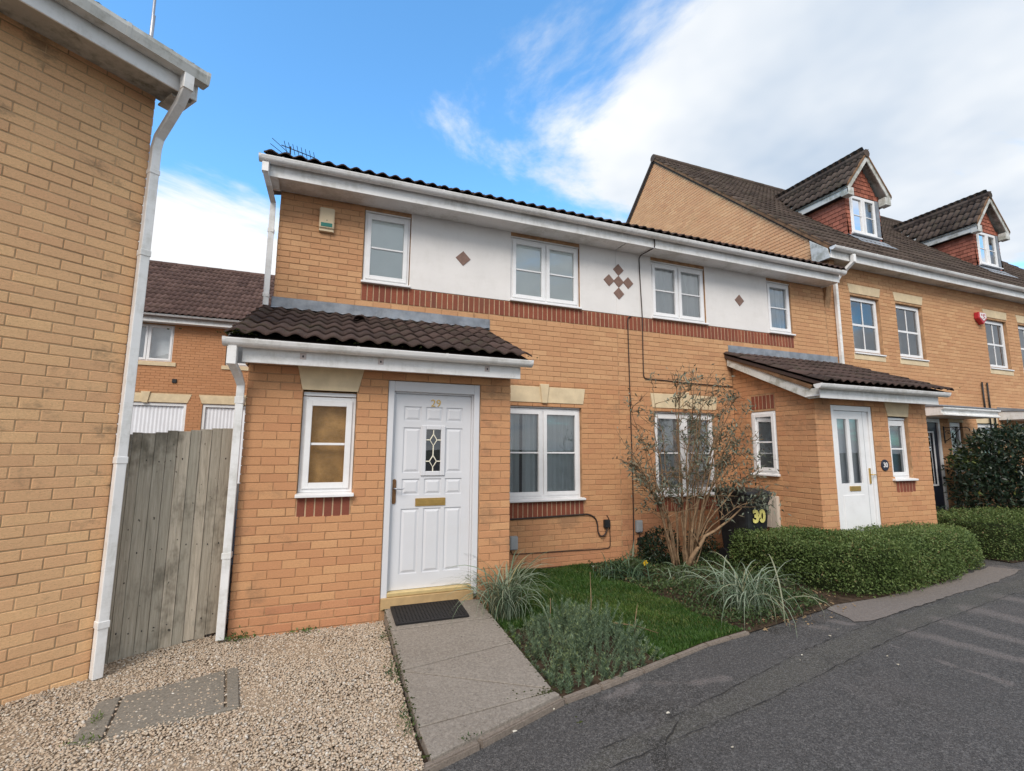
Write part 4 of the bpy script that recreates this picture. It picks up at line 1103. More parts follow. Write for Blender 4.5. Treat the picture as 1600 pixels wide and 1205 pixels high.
MB(T0).box(6.30, 7.09, .12, .13, .0, 2.05).build('hall_backing', 'room', door2)
MB(T0).box(6.252, 7.135, .004, .12, -.3, -.101).build('footing', 'mortar', H2)
MB(T0).box(6.253, 7.134, -.01, .10, -.10, -.002).build('door_step', 'kerb', H2, bevel=.004)
rf2 = porch(H2, 5.745, 8.585, 5.76, 8.40, 5.64, 8.515, 'tile', (5.858, 8.60), barge=True)
# weathered bargeboard on the visible side of porch 30
MB().prism([(-.213, 2.16), (-.02, 2.16), (D-.02, 2.865), (D-.02, 2.985), (-.08, 2.30), (-.213, 2.315)], 'x', 5.792, 5.812).build('bargeboard', 'trim_old', H2, bevel=.003)
MB().prism([(-.06, 2.30), (D-.02, 2.985), (D-.02, 3.035), (-.10, 2.345)], 'x', 5.775, 5.93).build('verge', 'verge', H2)
rm2 = main_roof(H2, XM+.002, 8.36, XM+.001, 8.335, XM, 8.40)
gutter(H2, frame(0, 0, 0), XM+.002, 8.385, D-.35, 4.768, .056, 'trim', brackets=.95)
MB().box(8.30, 8.335, D-.330, D+.0, 4.585, 4.60).build('box_end', 'trim', H2)
moss(rf2, (7.0, -.2, 2.42), 50, (.6, .05, .01), .012)

# ================================================================== THREE-STOREY HOUSE
H3 = thing('townhouse', (12, D, GZ), 'tall buff brick townhouse with two tiled gabled dormers at the right end of the row', 'house')
XG = 8.36; SL = .959; EY, EZ = 1.20, 5.34        # roof plane: z = EZ + SL*(y-EY)
RY, RZ = 6.36, 5.34+.959*(6.36-1.20)
XR = 21.0
TG = frame(XG, 12.0, -90)
OPEN = [(9.135, 10.022, 3.385, 4.555), (10.546, 11.434, 3.385, 4.555), (13.80, 14.70, 3.385, 4.555), (15.21, 16.1, 3.385, 4.555), (10.80, 11.62, -.3, 2.12), (11.97, 12.42, .95, 2.06), (13.0, 13.75, .9, 2.06)]
mb = MB(TD); wall_sheet(mb, XE, XR, -.35, 5.33, OPEN)
mb.T = TG
mb.prism([(12-D, 4.2), (12-1.25, 5.3), (12-RY, RZ-.1), (12-11.4, 5.3), (12-11.4, 4.2)], 'y', .008, .15)
wall3 = mb.build('wall', 'mortar', H3)
lints = [trap(a-.01, b+.01, 4.60, 4.79, .05, .05) for a, b, c, d in OPEN[:4]]
gl = lambda z: 12-(2*RY-(EY+(z-EZ)/SL)) if z > 5.3 else .7
gr_ = lambda z: 12-(EY+.10+(z-EZ)/SL) if z > 5.45 else 12-D+.0
place_bricks([
    (TD, lay(XE+.012, XR, -.3, 5.3, [(a, b, c-.15, d+.045) if c > 3 else (a, b, c, d+.1) for a, b, c, d in OPEN]+lints, 0.01, .05), 'brick_gold'),
    (TG, lay(.6, 12-D, 4.6, RZ-.05, [], .02, 0, left=gl, right=gr_), 'brick_gable_lit')], wall3, 300)
for a, b, c, d in OPEN[:4]:
    MB(TD).prism([(a-.012, 4.60), (b+.012, 4.60), (b+.058, 4.788), (a-.058, 4.788)], 'y', -.006, .1).build('lintel', 'stone', H3, bevel=.004)
    MB(TD).box(a-.03, b+.03, -.006, .1, 3.235, 3.343).build('sill_stone', 'stone', H3, bevel=.004)
    window(H3, TD, a, b, c, d, .07, 1, sash=True, sillw=.02, sillp=.03, room='room', depth=.35)
    MB(TD).box(a, b, .055, .11, 4.556, 4.60).build('head_strip', 'upvc', H3)
window(H3, TD, 11.97, 12.42, .95, 2.06, .05, 1, sillw=.03)
MB(TD).box(11.93, 12.46, -.006, .1, 2.06, 2.24).build('lintel', 'stone', H3, bevel=.004)
window(H3, TD, 13.0, 13.75, .9, 2.06, .05, 1, sillw=.03)
MB(TD).prism([(12.97, 2.06), (13.78, 2.06), (13.82, 2.30), (12.93, 2.30)], 'y', -.006, .1).build('lintel', 'stone', H3, bevel=.004)
# navy front door under a flat canopy
dl, dr = 10.803, 11.617
fr = MB(TD); fr.box(dl, dl+.067, .0, .10, -.2, 2.12); fr.box(dr-.067, dr, .0, .10, -.2, 2.12); fr.box(dl+.067, dr-.067, .0, .10, 2.04, 2.12); fr.build('door_frame', 'upvc', H3, bevel=.003)
lf = MB(TD); wall_sheet(lf, dl+.067, dr-.067, -.2, 2.04, [(dl+.25, dr-.24, .75, 1.82)], .03, .04); d3 = lf.build('door', 'navy', H3)
ga, gb = dl+.25, dr-.24
g = MB(TD); g.box(ga-.03, ga, .018, .04, .72, 1.85); g.box(gb, gb+.03, .018, .04, .72, 1.85); g.box(ga, gb, .018, .04, .72, .75); g.box(ga, gb, .018, .04, 1.82, 1.85); g.build('glazing_frame', 'upvc', d3)
MB(TD).add([(ga, .05, .75), (gb, .05, .75), (gb, .05, 1.82), (ga, .05, 1.82)], [(0, 1, 2, 3)]).build('pane', 'glass', d3)
def canopy(x0, x1, z, dep=.62):
    c = MB(); c.prism([(D-.003, z), (D-dep, z), (D-dep, z+.035), (D-dep+.03, z+.045), (D-dep+.03, z+.10), (D-dep-.02, z+.125), (D-dep-.02, z+.165), (D-.003, z+.20)], 'x', x0, x1)
    cn = c.build('door_canopy', 'trim', H3, bevel=.006)
    MB().prism([(D-.004, z+.203), (D-dep-.035, z+.168), (D-dep-.035, z+.182), (D-.004, z+.30)], 'x', x0-.02, x1+.02).build('canopy_lead', 'lead', cn, bevel=.003)
canopy(10.55, 12.5, 2.13); canopy(13.85, 16.2, 2.15, .7)
for x in (13.30, 13.50): pipe(H3, [(x, D-.03, 3.0), (x, D-.03, 2.4), (x+.12, D-.04, 2.2), (x+.12, D-.04, 1.2)], .016, 'iron', name='waste_pipe', square=False)
# roof
UP3 = Vector((0, 1, SL)).normalized()
p = MB(); p.prism([(EY-.02, EZ-.02), (RY, RZ), (2*RY-EY, EZ), (2*RY-EY, EZ-.12), (RY, RZ-.12), (EY-.02, EZ-.12)], 'x', XG-.02, XR)
rf3 = p.build('roof', 'tile_right', H3)
DORM = [11.10, 16.20]
DW, DY0, DOH = .62, 2.25, .20          # half width of body, front face, overhang
def in_dormer(q, r_, c):
    for dx in DORM:
        if dx-DW-.02 < q.x+.15 < dx+DW+.02 and q.y+.1 > DY0-.05 and q.y < DY0+1.35: return True
    return False
sl_len = math.hypot(RY-EY, RZ-EZ)
tiles(rf3, (XG-.05, EY-.10, EZ-.085), (1, 0, 0), UP3, 42, 22, .30, sl_len/21.5, 'tile_right', 300, in_dormer, h=.042)
for i in range(28):
    x = XG-.06+i*.45
    MB().tube([(x, RY, RZ+.03), (x+.445, RY, RZ+.03)], [.115, .12], 12).build('ridge_tile', 'tile_right', rf3, smooth=False)
MB().prism([(EY+.05, EZ-.02), (RY, RZ-.05), (RY, RZ+.02), (EY-.02, EZ+.03)], 'x', XG-.045, XG-.015).build('verge', 'verge', rf3)
MB().prism([(2*RY-EY-.05, EZ-.02), (RY, RZ-.05), (RY, RZ+.07), (2*RY-EY+.04, EZ+.05)], 'x', XG-.045, XG-.014).build('verge', 'tile_right', rf3)
# eaves
MB().box(8.27, XR, EY-.03, EY-.012, 5.10, 5.275).build('fascia', 'trim', H3, bevel=.003)
MB().box(8.28, XR, EY-.012, D+.01, 5.12, 5.135).build('soffit', 'trim_old', H3)
MB().prism([(EY-.03, 5.10), (D+.10, 5.10), (D+.12, 5.60), (EY+.02, 5.30)], 'x', 8.25, 8.268).build('box_end', 'trim_old', H3, bevel=.003)
gutter(H3, frame(0, 0, 0), 8.24, XR, EY-.032, 5.295, .056, 'trim', brackets=.95)
pipe(H3, [(8.80, EY-.09, 5.22), (8.80, EY-.09, 5.08), (8.72, D-.10, 4.86), (8.655, D-.05, 4.72), (8.655, D-.05, 4.6), (8.655, D-.05, 3.08)], .031, 'trim', [((8.80, EY-.09, 5.22), (8.80, EY-.09, 5.06))])

# dormers ----------------------------------------------------------
def roof_y(z): return EY+(z-EZ)/SL
def dormer(cx):
    yf = DY0; x0, x1 = cx-DW, cx+DW; wz0, wz1 = 6.49, 7.45; ez, az = 7.52, 8.45
    b = MB()
    # body: front with opening plus cheeks, closed back into the roof
    b.T = frame(0, yf, 0); wall_sheet(b, x0+.02, x1-.02, 6.20, 7.55, [(cx-.455, cx+.455, wz0, wz1)], .012, .10); b.T = None
    for xs in (x0+.02, x1-.02):
        b.add([(xs, yf+.012, 6.2), (xs, yf+.012, 7.55), (xs, roof_y(7.55)+.1, 7.55), (xs, roof_y(6.2)+.1, 6.2)], [(0, 1, 2, 3)])
    b.add([(x0, yf+.012, 7.5), (x1, yf+.012, 7.5), (cx, yf+.012, az-.12)], [(0, 1, 2)])
    dm = b.build('dormer', 'tile_red', H3)
    # hung clay tiles on the cheeks, front returns and gable
    ch = .105; VV, FF, RR = [], [], []; n = 0
    def slab(p, u, v, nv, w, h):
        nonlocal n
        t = .012; P = Vector(p); u = Vector(u); v = Vector(v); nv = Vector(nv)
        A = [P+nv*.026, P+u*w+nv*.026, P+u*w+v*h+nv*.012, P+v*h+nv*.012, P+nv*(.026-t), P+u*w+nv*(.026-t)]
        VV.extend([tuple(a) for a in A]); FF.extend([(n, n+1, n+2, n+3), (n+4, n+5, n+1, n)]); RR.extend([random.random()]*6); n += 6
    z = 6.22; k = 0
    while z < 7.50:
        for xs, nv in ((x0+.02, (-1, 0, 0)), (x1-.02, (1, 0, 0))):
            y = yf-.01+(k % 2)*.08-.08
            while y < roof_y(z+ch)+.05:
                a_, b_ = max(y, yf-.012), min(y+.158, roof_y(z+ch)+.12)
                if b_ > a_+.01: slab((xs, a_, z), (0, 1, 0), (0, 0, 1), nv, b_-a_, ch*1.15)
                y += .165
        if z < 7.46:
            for a_, b_ in ((x0-.005, cx-.462), (cx+.462, x1+.005)): slab((a_, yf+.012, z), (1, 0, 0), (0, 0, 1), (0, -1, 0), b_-a_, ch*1.15)
        z += ch; k += 1
    z = 7.47; k = 0
    while z < az-.22:
        hw = (az-.14-z)/(az-ez)*DW*1.02; x = -hw
        while x < hw:
            w = min(.16, hw-x); slab((cx+x, yf+.012, z), (1, 0, 0), (0, 0, 1), (0, -1, 0), w-.004, ch*1.15); x += .165
        z += ch; k += 1
    fast('hung_tiles', VV, FF, 'tile_red', dm, RR, kind='stuff')
    window(dm, frame(0, yf, 0), cx-.455, cx+.455, wz0, wz1, -.01, 2, sillw=.04, sillp=.09, sub=False, room='blind', depth=.05)
    MB().box(x0+.165, cx-.458, yf-.004, yf+.02, wz0, wz1).build('jamb_lead', 'lead', dm) if False else None
    MB().box(cx+.458, x1-.045, yf-.022, yf+.0, wz0, wz1).build('jamb_lead', 'lead', dm)
    MB().prism([(yf-.10, wz0-.045), (yf+.01, wz0-.045), (yf-.10, roof_y(0)*0+6.18)], 'x', x0-.05, x1+.02).build('apron', 'lead', dm) if False else None
    zz = EZ+SL*(yf-.32-EY)+.075
    MB().add([(x0-.02, yf-.012, 6.44), (x1+.02, yf-.012, 6.44), (x1+.02, yf-.33, zz), (x0-.02, yf-.33, zz)], [(0, 1, 2, 3)]).build('apron', 'lead', dm)
    # roof: two slopes running back into the main roof
    s = (az-ez)/(DW+.14); ov = DW+.16; fy = yf-DOH
    for sg in (-1, 1):
        up = Vector((-sg, 0, s)).normalized()
        ezz = az-s*ov
        # tiles laid row by row, cut where they pass under the main roof
        o0 = Vector((cx+sg*ov, fy, ezz+.02)); L_ = math.hypot(ov, ov*s); g = L_/3.6
        xd = Vector((0, 1, 0)) if sg > 0 else Vector((0, -1, 0))
        ncol = 12; st = o0 if sg > 0 else o0+Vector((0, ncol*.30, 0))
        tiles(dm, st, xd, up, ncol, 4, .30, g, 'tile_right', 40 if sg < 0 else 0, lambda q, r_, c, xd=xd: (q.y+xd.y*.15) > roof_y(q.z)+.12, h=.042)
        m = MB(); yb = roof_y(az)
        m.add([(cx+sg*ov, fy, ezz), (cx, fy, az), (cx, yb, az), (cx+sg*ov, roof_y(ezz), ezz), (cx+sg*ov, fy, ezz-.03), (cx, fy, az-.03)], [(0, 1, 2, 3), (0, 4, 5, 1), (4, 5, 2, 3)])
        m.build('roof_deck', 'soffit_old', dm)
        # bargeboard, fascia, boxed foot
        bd = .12
        MB().prism([(cx+sg*(ov-.02), ezz-.005), (cx, az-.012), (cx, az-.012-bd*1.25), (cx+sg*(ov-.02), ezz-bd*1.15)], 'y', fy+.005, fy+.025).build('bargeboard', 'trim_old', dm)
        MB().box(min(cx+sg*(ov-.02), cx+sg*(ov-.22)), max(cx+sg*(ov-.02), cx+sg*(ov-.22)), fy+.004, yf-.03, ezz-.19, ezz+.0).build('boxed_foot', 'trim_old', dm, bevel=.004)
        MB().prism([(fy+.03, ezz-.155), (fy+.03, ezz-.005), (roof_y(ezz)+.05, ezz-.005), (roof_y(ezz-.15)+.05, ezz-.155)], 'x', cx+sg*(ov-.035)-.008, cx+sg*(ov-.035)+.008).build('fascia', 'trim_old', dm)
        MB().prism([(fy+.03, ezz-.15), (roof_y(ezz-.15), ezz-.15), (roof_y(ezz-.16), ezz-.165), (fy+.03, ezz-.165)], 'x', min(cx+sg*(ov-.04), cx+sg*DW), max(cx+sg*(ov-.04), cx+sg*DW)).build('soffit', 'black', dm)
        MB().prism([(cx+sg*(ov+.0), ezz+.0), (cx, az+.0), (cx, az+.06), (cx+sg*(ov+.0), ezz+.06)], 'y', fy-.012, fy+.02).build('verge', 'verge', dm)
    k = 0; y = fy-.02
    while y < roof_y(az)+.05:
        MB().tube([(cx, y, az+.035), (cx, y+.44, az+.035)], [.10, .105], 10).build('ridge_tile', 'tile_right', dm); y += .445
    return dm
for cx in DORM: dormer(cx)

# ================================================================== HOUSE AT THE LEFT
H0 = thing('brick_house', (-1.987, -0.416, GZ), 'weathered brick house corner filling the left edge with white eaves and downpipe', 'house', rotz=R(37.86))
H0.location.z = 0
I4 = Matrix.Identity(4)
mb = MB(); wall_sheet(mb, -5.0, -.008, -.35, 4.34, [], .0042, .2)
mb.T = frame(0, 0, 90); wall_sheet(mb, .05, 6.0, -.35, 4.34, [], .0042, .2)
wall0 = mb.build('wall', 'mortar_old', H0)
place_bricks([(I4, lay(-5.0, 0, -.35, 4.34, [], -.05, .02), 'brick_old'), (frame(0, 0, 90), lay(0.0, 6.0, -.35, 4.34, [], -.05, .09), 'brick_old')], wall0, 300)
MB().box(-5, .145, -.318, -.302, 4.205, 4.395).build('fascia', 'trim', H0, bevel=.004)
MB().box(-5, .10, -.302, .02, 4.262, 4.276).build('soffit', 'soffit_old', H0)
MB().prism([(-.318, 4.205), (-.10, 4.205), (.02, 4.30), (.9, 4.80), (.9, 5.0), (-.318, 4.40)], 'x', .145, .163).build('bargeboard', 'trim', H0, bevel=.004)
MB().box(.01, .143, -.25, -.02, 4.19, 4.204).build('box_end', 'trim_old', H0)
gutter(H0, I4, -5, .19, -.32, 4.418, .056, 'trim_old', square=True, brackets=1.1)
RU0 = Vector((0, math.cos(R(26)), math.sin(R(26))))
p = MB(); run = 3.6; rise = run*math.tan(R(26))
p.prism([(-.36, 4.42), (-.36+run, 4.42+rise), (-.36+2*run, 4.42), (-.36+2*run, 4.37), (-.36+run, 4.37+rise), (-.36, 4.37)], 'x', -5, .15)
rf0 = p.build('roof', 'tile', H0)
tiles(rf0, (-4.94, -.36, 4.408), (1, 0, 0), RU0, 17, 11, .30, .36, 'tile', 300, h=.034)
pipe(H0, [(.055, -.385, 4.34), (.055, -.385, 4.215), (.055, -.30, 4.12), (.03, -.06, 3.90), (.022, -.045, 3.80), (.022, -.045, -.16)], .031, 'trim',
     [((.055, -.385, 4.34), (.055, -.385, 4.20)), ((.022, -.045, 3.62), (.022, -.045, 3.58)), ((.022, -.045, 2.95), (.022, -.045, 2.90)), ((.022, -.045, 1.36), (.022, -.045, 1.31)), ((.022, -.045, .22), (.022, -.045, .17))])
# mast on its roof
ms = MB().tube([(-2.756, 1.5, 5.6), (-2.756, 1.5, 6.55), (-2.762, 1.5, 6.56), (-2.77, 1.5, 8.2)], [.022, .022, .016, .016], 8).build('aerial_mast', 'alu', None, smooth=True)
tag(ms, 'thin grey aerial mast rising above the roof of the left house', 'mast')

# ================================================================== GARAGE BLOCK BEHIND
H4 = thing('garage_block', (-4, 11, 0.4), 'orange brick garage block with white doors and brown tiled roof behind the fence', 'garage')
TY = frame(0, 11.0, 0); X0, X1 = -11.0, -1.3
gd = [(-6.32, -4.365, .30, 2.63), (-3.975, -2.02, .30, 2.63), (-8.7, -6.75, .30, 2.63)]; gw = [(-6.05, -4.83, 3.79, 4.84), (-3.51, -2.3, 3.79, 4.84)]
mb = MB(TY); wall_sheet(mb, X0, X1, -.3, 4.98, gd+gw, .008, .15); wall4 = mb.build('wall', 'mortar', H4)
gl4 = [trap(a-.02, b+.02, 2.63, 2.89, .09, .09) for a, b, c, d in gd]
place_bricks([(TY, lay(X0, X1, 0, 4.95, gd+[(a, b, c-.12, d) for a, b, c, d in gw]+gl4, 0, 0), 'brick_far')], wall4, 0)
for a, b, c, d in gd:
    l_ = MB(TY).prism([(a-.02, 2.64), (b+.02, 2.64), (b+.11, 2.885), (a-.11, 2.885)], 'y', -.01, .1).build('lintel', 'stone', H4, bevel=.004)
    cx = (a+b)/2; MB(TY).prism([(cx-.06, 2.62), (cx+.06, 2.62), (cx+.11, 2.93), (cx-.11, 2.93)], 'y', -.04, .1).build('keystone', 'stone', l_, bevel=.005)
    f = MB(TY); f.box(a, a+.07, .03, .12, c, 2.63); f.box(b-.07, b, .03, .12, c, 2.63); f.box(a+.07, b-.07, .03, .12, 2.55, 2.63); f.build('door_frame', 'upvc', H4)
    n = 40; xs = np.linspace(a+.07, b-.07, n+1); vs = []
    for z in (c, 2.55):
        for i, x in enumerate(xs): vs.append((x, .075+(.012 if i % 2 else 0), z))
    MB(TY).add(vs, [(i, i+1, n+2+i, n+1+i) for i in range(n)]).build('garage_door', 'garage_door', H4)
for a, b, c, d in gw:
    window(H4, TY, a, b, c, d, .05, 2, bar=False, sill=False, room='room', depth=.15)
    MB(TY).box(a-.08, b+.12, -.03, .1, c-.13, c-.02).build('sill_stone', 'stone', H4, bevel=.005)
MB(TY).box(-4.76, -4.65, -.03, .02, 3.20, 3.31).build('vent', 'black', H4, bevel=.004)
MB().box(X0, X1, 10.72, 10.74, 4.86, 5.0).build('fascia', 'trim', H4); MB().box(X0, X1, 10.74, 11.02, 4.87, 4.885).build('soffit', 'trim', H4)
gutter(H4, I4, X0, X1, 10.715, 5.06, .056, 'trim', brackets=1.2)
ry4, rz4 = 13.9, 7.53; UP4 = Vector((0, ry4-10.62, rz4-5.06)).normalized()
p = MB(); p.prism([(10.64, 5.03), (ry4, rz4), (17.1, 5.03), (17.1, 4.96), (ry4, rz4-.06), (10.64, 4.98)], 'x', X0, X1); rf4 = p.build('roof', 'tile_far', H4)
tiles(rf4, (X0, 10.58, 5.055), (1, 0, 0), UP4, 32, 12, .303, .345, 'tile_far', 300, h=.045)
for i in range(22): MB().tube([(X0+i*.44, ry4, rz4+.02), (X0+i*.44+.435, ry4, rz4+.02)], [.10, .105], 10).build('ridge_tile', 'tile_far', rf4)
struct(MB().add([(-20, 3.5, -.19), (0, 3.5, -.19), (0, 10.99, .38), (-20, 10.99, .38)], [(0, 1, 2, 3)]).build('rear_yard', 'asphalt'))

# ================================================================== CURTAINS AND BLINDS
def sheet_thing(name, T, x0, x1, z0, z1, y, mat, label, cat):
    return tag(MB(T).box(x0, x1, y, y+.003, z0, z1).build(name, mat), label, cat)
sheet_thing('roller_blind', TD, -.15, .28, 3.66, 4.47, .052, 'blind', 'pale blind behind the single window beside the cream alarm box', 'blind')
sheet_thing('roller_blind', TD, 1.90, 2.87, 3.66, 4.47, .052, 'blind', 'pale blind behind the double upper window of the house numbered 29', 'blind')
curtain('curtain', TD, 1.82, 2.00, .80, 2.0, .12, 'grey_curtain', 'grey curtain at the left of the ground-floor window beside the porch', .02, 3)
curtain('curtain', TD, 2.06, 2.88, .80, 2.0, .125, 'grey_curtain', 'wide grey curtain drawn across the ground-floor window beside the porch', .018, 6)
curtain('net_curtain', TD, 4.36, 5.34, 3.66, 4.47, .085, 'net', 'white net curtain in the double upper window right of the five brown diamonds', .016, 8)
curtain('net_curtain', TD, 6.93, 7.39, 3.66, 4.47, .085, 'net', 'white net curtain in the narrow upper window near the joint with the townhouse', .014, 4)
curtain('net_curtain', TD, 4.35, 5.40, .82, 2.0, .115, 'net', 'white net curtain behind the ground-floor window hidden by the bare shrub', .014, 8)

# ================================================================== THINGS ON THE WALLS
ab = thing('alarm_box', (-.697, D, 4.15), 'cream alarm box with teal band high on the brick wall', 'alarm')
MB(TD).prism([(-.787, 4.18), (-.607, 4.18), (-.607, 4.455), (-.787, 4.455)], 'y', -.062, .0).build('case', 'cream', ab, bevel=.010, bseg=2)
MB(TD).prism([(-.787, 4.145), (-.607, 4.145), (-.612, 4.182), (-.782, 4.182)], 'y', -.045, .0).build('lower_lip', 'cream', ab, bevel=.004)
MB(TD).box(-.765, -.629, -.066, -.055, 4.200, 4.252).build('teal_band', 'tealband', ab, bevel=.003)
MB(TD).box(-.702, -.690, -.064, -.06, 4.282, 4.290).build('lamp', 'iron', ab)
ra = thing('alarm_box', (13.5, D, 4.4), 'red and white shield-shaped alarm box on the townhouse', 'alarm')
MB(TD).prism([(13.37, 4.645), (13.66, 4.645), (13.68, 4.50), (13.52, 4.36), (13.36, 4.50)], 'y', -.10, 0).build('case', 'red', ra, bevel=.012)
MB(TD).prism([(13.40, 4.63), (13.63, 4.63), (13.64, 4.52), (13.52, 4.44), (13.40, 4.52)], 'y', -.108, -.09).build('face_plate', 'whitep', ra, bevel=.004)
for i, (x, z, w, h) in enumerate(((13.455, 4.575, .03, .05), (13.52, 4.57, .03, .06), (13.575, 4.585, .04, .03), (13.56, 4.52, .035, .035), (13.50, 4.50, .03, .02))):
    MB(TD).box(x-w/2, x+w/2, -.111, -.106, z-h/2, z+h/2).build('logo_mark', 'red', ra)
def cable(name, pts, r_, label, mat='cable'):
    P = [Vector(p) for p in pts]; Q = []
    for i in range(len(P)-1):
        p0, p1, p2, p3 = P[max(i-1, 0)], P[i], P[i+1], P[min(i+2, len(P)-1)]
        for t in np.linspace(0, 1, 6, endpoint=False):
            Q.append(0.5*((2*p1)+(p2-p0)*t+(2*p0-5*p1+4*p2-p3)*t*t+(3*p1-p0-3*p2+p3)*t**3))
    Q.append(P[-1])
    return tag(MB().tube(Q, r_, 6, up0=(.12, 1, .07)).build(name, mat, None, smooth=True), label, 'cable')
cw = D-.010
cable('cable', [(3.87, cw, 3.53), (3.835, cw, 3.52), (3.808, cw, 3.47), (3.806, cw, 3.2), (3.812, cw, 2.25), (3.82, cw, 1.0), (3.815, cw, .35), (3.80, cw, .0), (3.76, cw-.01, -.18)], .009, 'thin dark cable running straight down the wall from the red band to the ground')
cable('cable', [(4.10, D-.352, 4.74), (4.10, D-.352, 4.60), (4.09, D-.20, 4.585), (4.06, D-.03, 4.56), (4.055, cw-.006, 4.40), (4.065, cw-.006, 4.0), (4.08, cw-.006, 3.55), (4.078, cw, 3.0), (4.077, cw, 2.66), (4.09, cw, 2.57), (4.16, cw, 2.545), (4.5, cw, 2.54), (5.1, cw, 2.52), (5.9, cw, 2.51)], .009, 'dark cable from the eaves past the brown diamonds turning right above the shrub')
cable('cable', [(1.30, cw, .49), (1.6, cw, .478), (1.85, cw, .48), (2.35, cw, .487), (2.9, cw, .497), (3.05, cw, .492), (3.15, cw, .44), (3.19, cw, .36), (3.195, cw-.01, .25), (3.23, cw-.02, .185), (3.29, cw-.02, .19), (3.33, cw-.02, .25), (3.345, cw-.02, .30)], .012, 'thick black cable looping from under the window to the black socket')
cable('cable', [(3.35, cw, .47), (3.392, cw, .40), (3.40, cw, .25), (3.402, cw, .07), (3.385, cw, .02), (3.30, cw, -.0), (2.6, cw, .008), (1.95, cw, .018), (1.86, cw, .035), (1.845, cw, .08)], .006, 'thin brown cable from the black socket round to the grey box by the porch')
def wallbox(name, x0, x1, z0, z1, dep, mat, label, cat, extra=None):
    o = thing(name, ((x0+x1)/2, D, z0), label, cat)
    MB(TD).box(x0, x1, -dep, 0, z0, z1).build('case', mat, o, bevel=.008, bseg=2)
    MB(TD).box(x0+.012, x1-.012, -dep-.004, -dep+.002, z0+.012, z1-.012).build('cover', mat, o, bevel=.003)
    return o
wallbox('utility_box', 1.815, 1.93, .083, .26, .06, 'greybox', 'grey utility box low on the wall tucked behind the porch corner', 'box')
wallbox('utility_box', 3.845, 3.955, .20, .375, .05, 'greybox', 'grey utility box low on the wall left of the bare shrub', 'box')
wallbox('socket', 3.292, 3.388, .295, .41, .055, 'black', 'black outdoor socket on the wall right of the window', 'socket')
wallbox('socket', 3.875, 3.962, .013, .122, .055, 'black', 'black outdoor socket below the grey box near the bare shrub', 'socket')
cable('cable', [(3.90, cw-.02, .20), (3.905, cw-.02, .12)], .008, 'short cable joining the grey box to the black socket below it')
cable('cable', [(4.02, cw-.01, .20), (4.03, cw-.015, .16), (4.03, cw-.015, -.05), (4.03, cw-.015, -.18)], .014, 'black conduit rising from the bed beside the bare shrub', 'black')
pl = thing('house_sign', (7.314, 0, 1.22), 'round dark blue number plaque beside the half-glazed door', 'sign')
MB(T0).prism([(7.314+.085*math.cos(a), 1.223+.085*math.sin(a)) for a in np.linspace(0, 2*math.pi, 28, endpoint=False)], 'y', -.014, 0).build('disc', 'navy', pl, bevel=.003)
text_mesh('numeral', '30', .10, Matrix.Translation((7.314, -.0165, 1.223)) @ UPRIGHT, 'whitep', pl, .0015, .002)
mc = thing('meter_cabinet', (RC, .78, .25), 'cream meter cabinet on the brick side wall behind the wheeled bin', 'cabinet')
MB(P2L).box(.55, .775, -.045, .002, .25, .738).build('case', 'meter', mc, bevel=.006)
MB(P2L).box(.562, .655, -.052, -.04, .262, .726).build('door', 'meter', mc, bevel=.003); MB(P2L).box(.662, .763, -.052, -.04, .262, .726).build('door', 'meter', mc, bevel=.003)
br = thing('wall_bracket', (11.72, D, 1.6), 'black scrolled iron hanging bracket on the townhouse wall', 'bracket')
bx = 11.72
MB().box(bx-.012, bx+.012, D-.016, D+.002, 1.60, 1.96).build('back_plate', 'iron', br)
MB().tube([(bx, D-.01, 1.93), (bx, D-.40, 1.93), (bx, D-.44, 1.90), (bx, D-.45, 1.86)], .010, 6).build('arm', 'iron', br, smooth=True)
MB().tube([(bx, D-.01, 1.64), (bx, D-.10, 1.70), (bx, D-.22, 1.82), (bx, D-.30, 1.92)], .008, 6).build('brace', 'iron', br, smooth=True)
def scroll(cy, cz, s): 
    return [(bx, cy+s*math.exp(-.22*t)*math.cos(t), cz+s*math.exp(-.22*t)*math.sin(t)) for t in np.linspace(0, 9, 30)]
MB().tube(scroll(D-.09, 1.83, .06), .006, 5).build('scroll', 'iron', br, smooth=True)
MB().tube(scroll(D-.19, 1.885, .035), .006, 5).build('scroll', 'iron', br, smooth=True)
# television aerial on the gable
ta = thing('television_aerial', (-1.36, 3.2, 5.3), 'thin television aerial showing above the left end of the tiled roof', 'aerial')
MB().tube([(-1.365, 3.2, 5.2), (-1.365, 3.2, 6.28)], .012, 6).build('mast', 'iron', ta, smooth=True)
A0, A1 = Vector((-1.50, 3.2, 6.275)), Vector((-1.0, 3.2, 6.17))
MB().tube([A0, A1], .007, 6).build('boom', 'iron', ta, smooth=True)
for i, t in enumerate(np.linspace(.12, 1, 8)):
    p = A0.lerp(A1, t); MB().tube([p+Vector((-.015, -.08, .045)), p+Vector((.015, .08, -.045))], .0045, 5).build('element', 'iron', ta)
MB().tube([Vector((-1.64, 3.2, 6.36)), Vector((-1.36, 3.2, 6.14))], .005, 5).build('reflector', 'iron', ta); MB().tube([Vector((-1.66, 3.2, 6.26)), Vector((-1.42, 3.2, 6.10))], .005, 5).build('reflector', 'iron', ta)

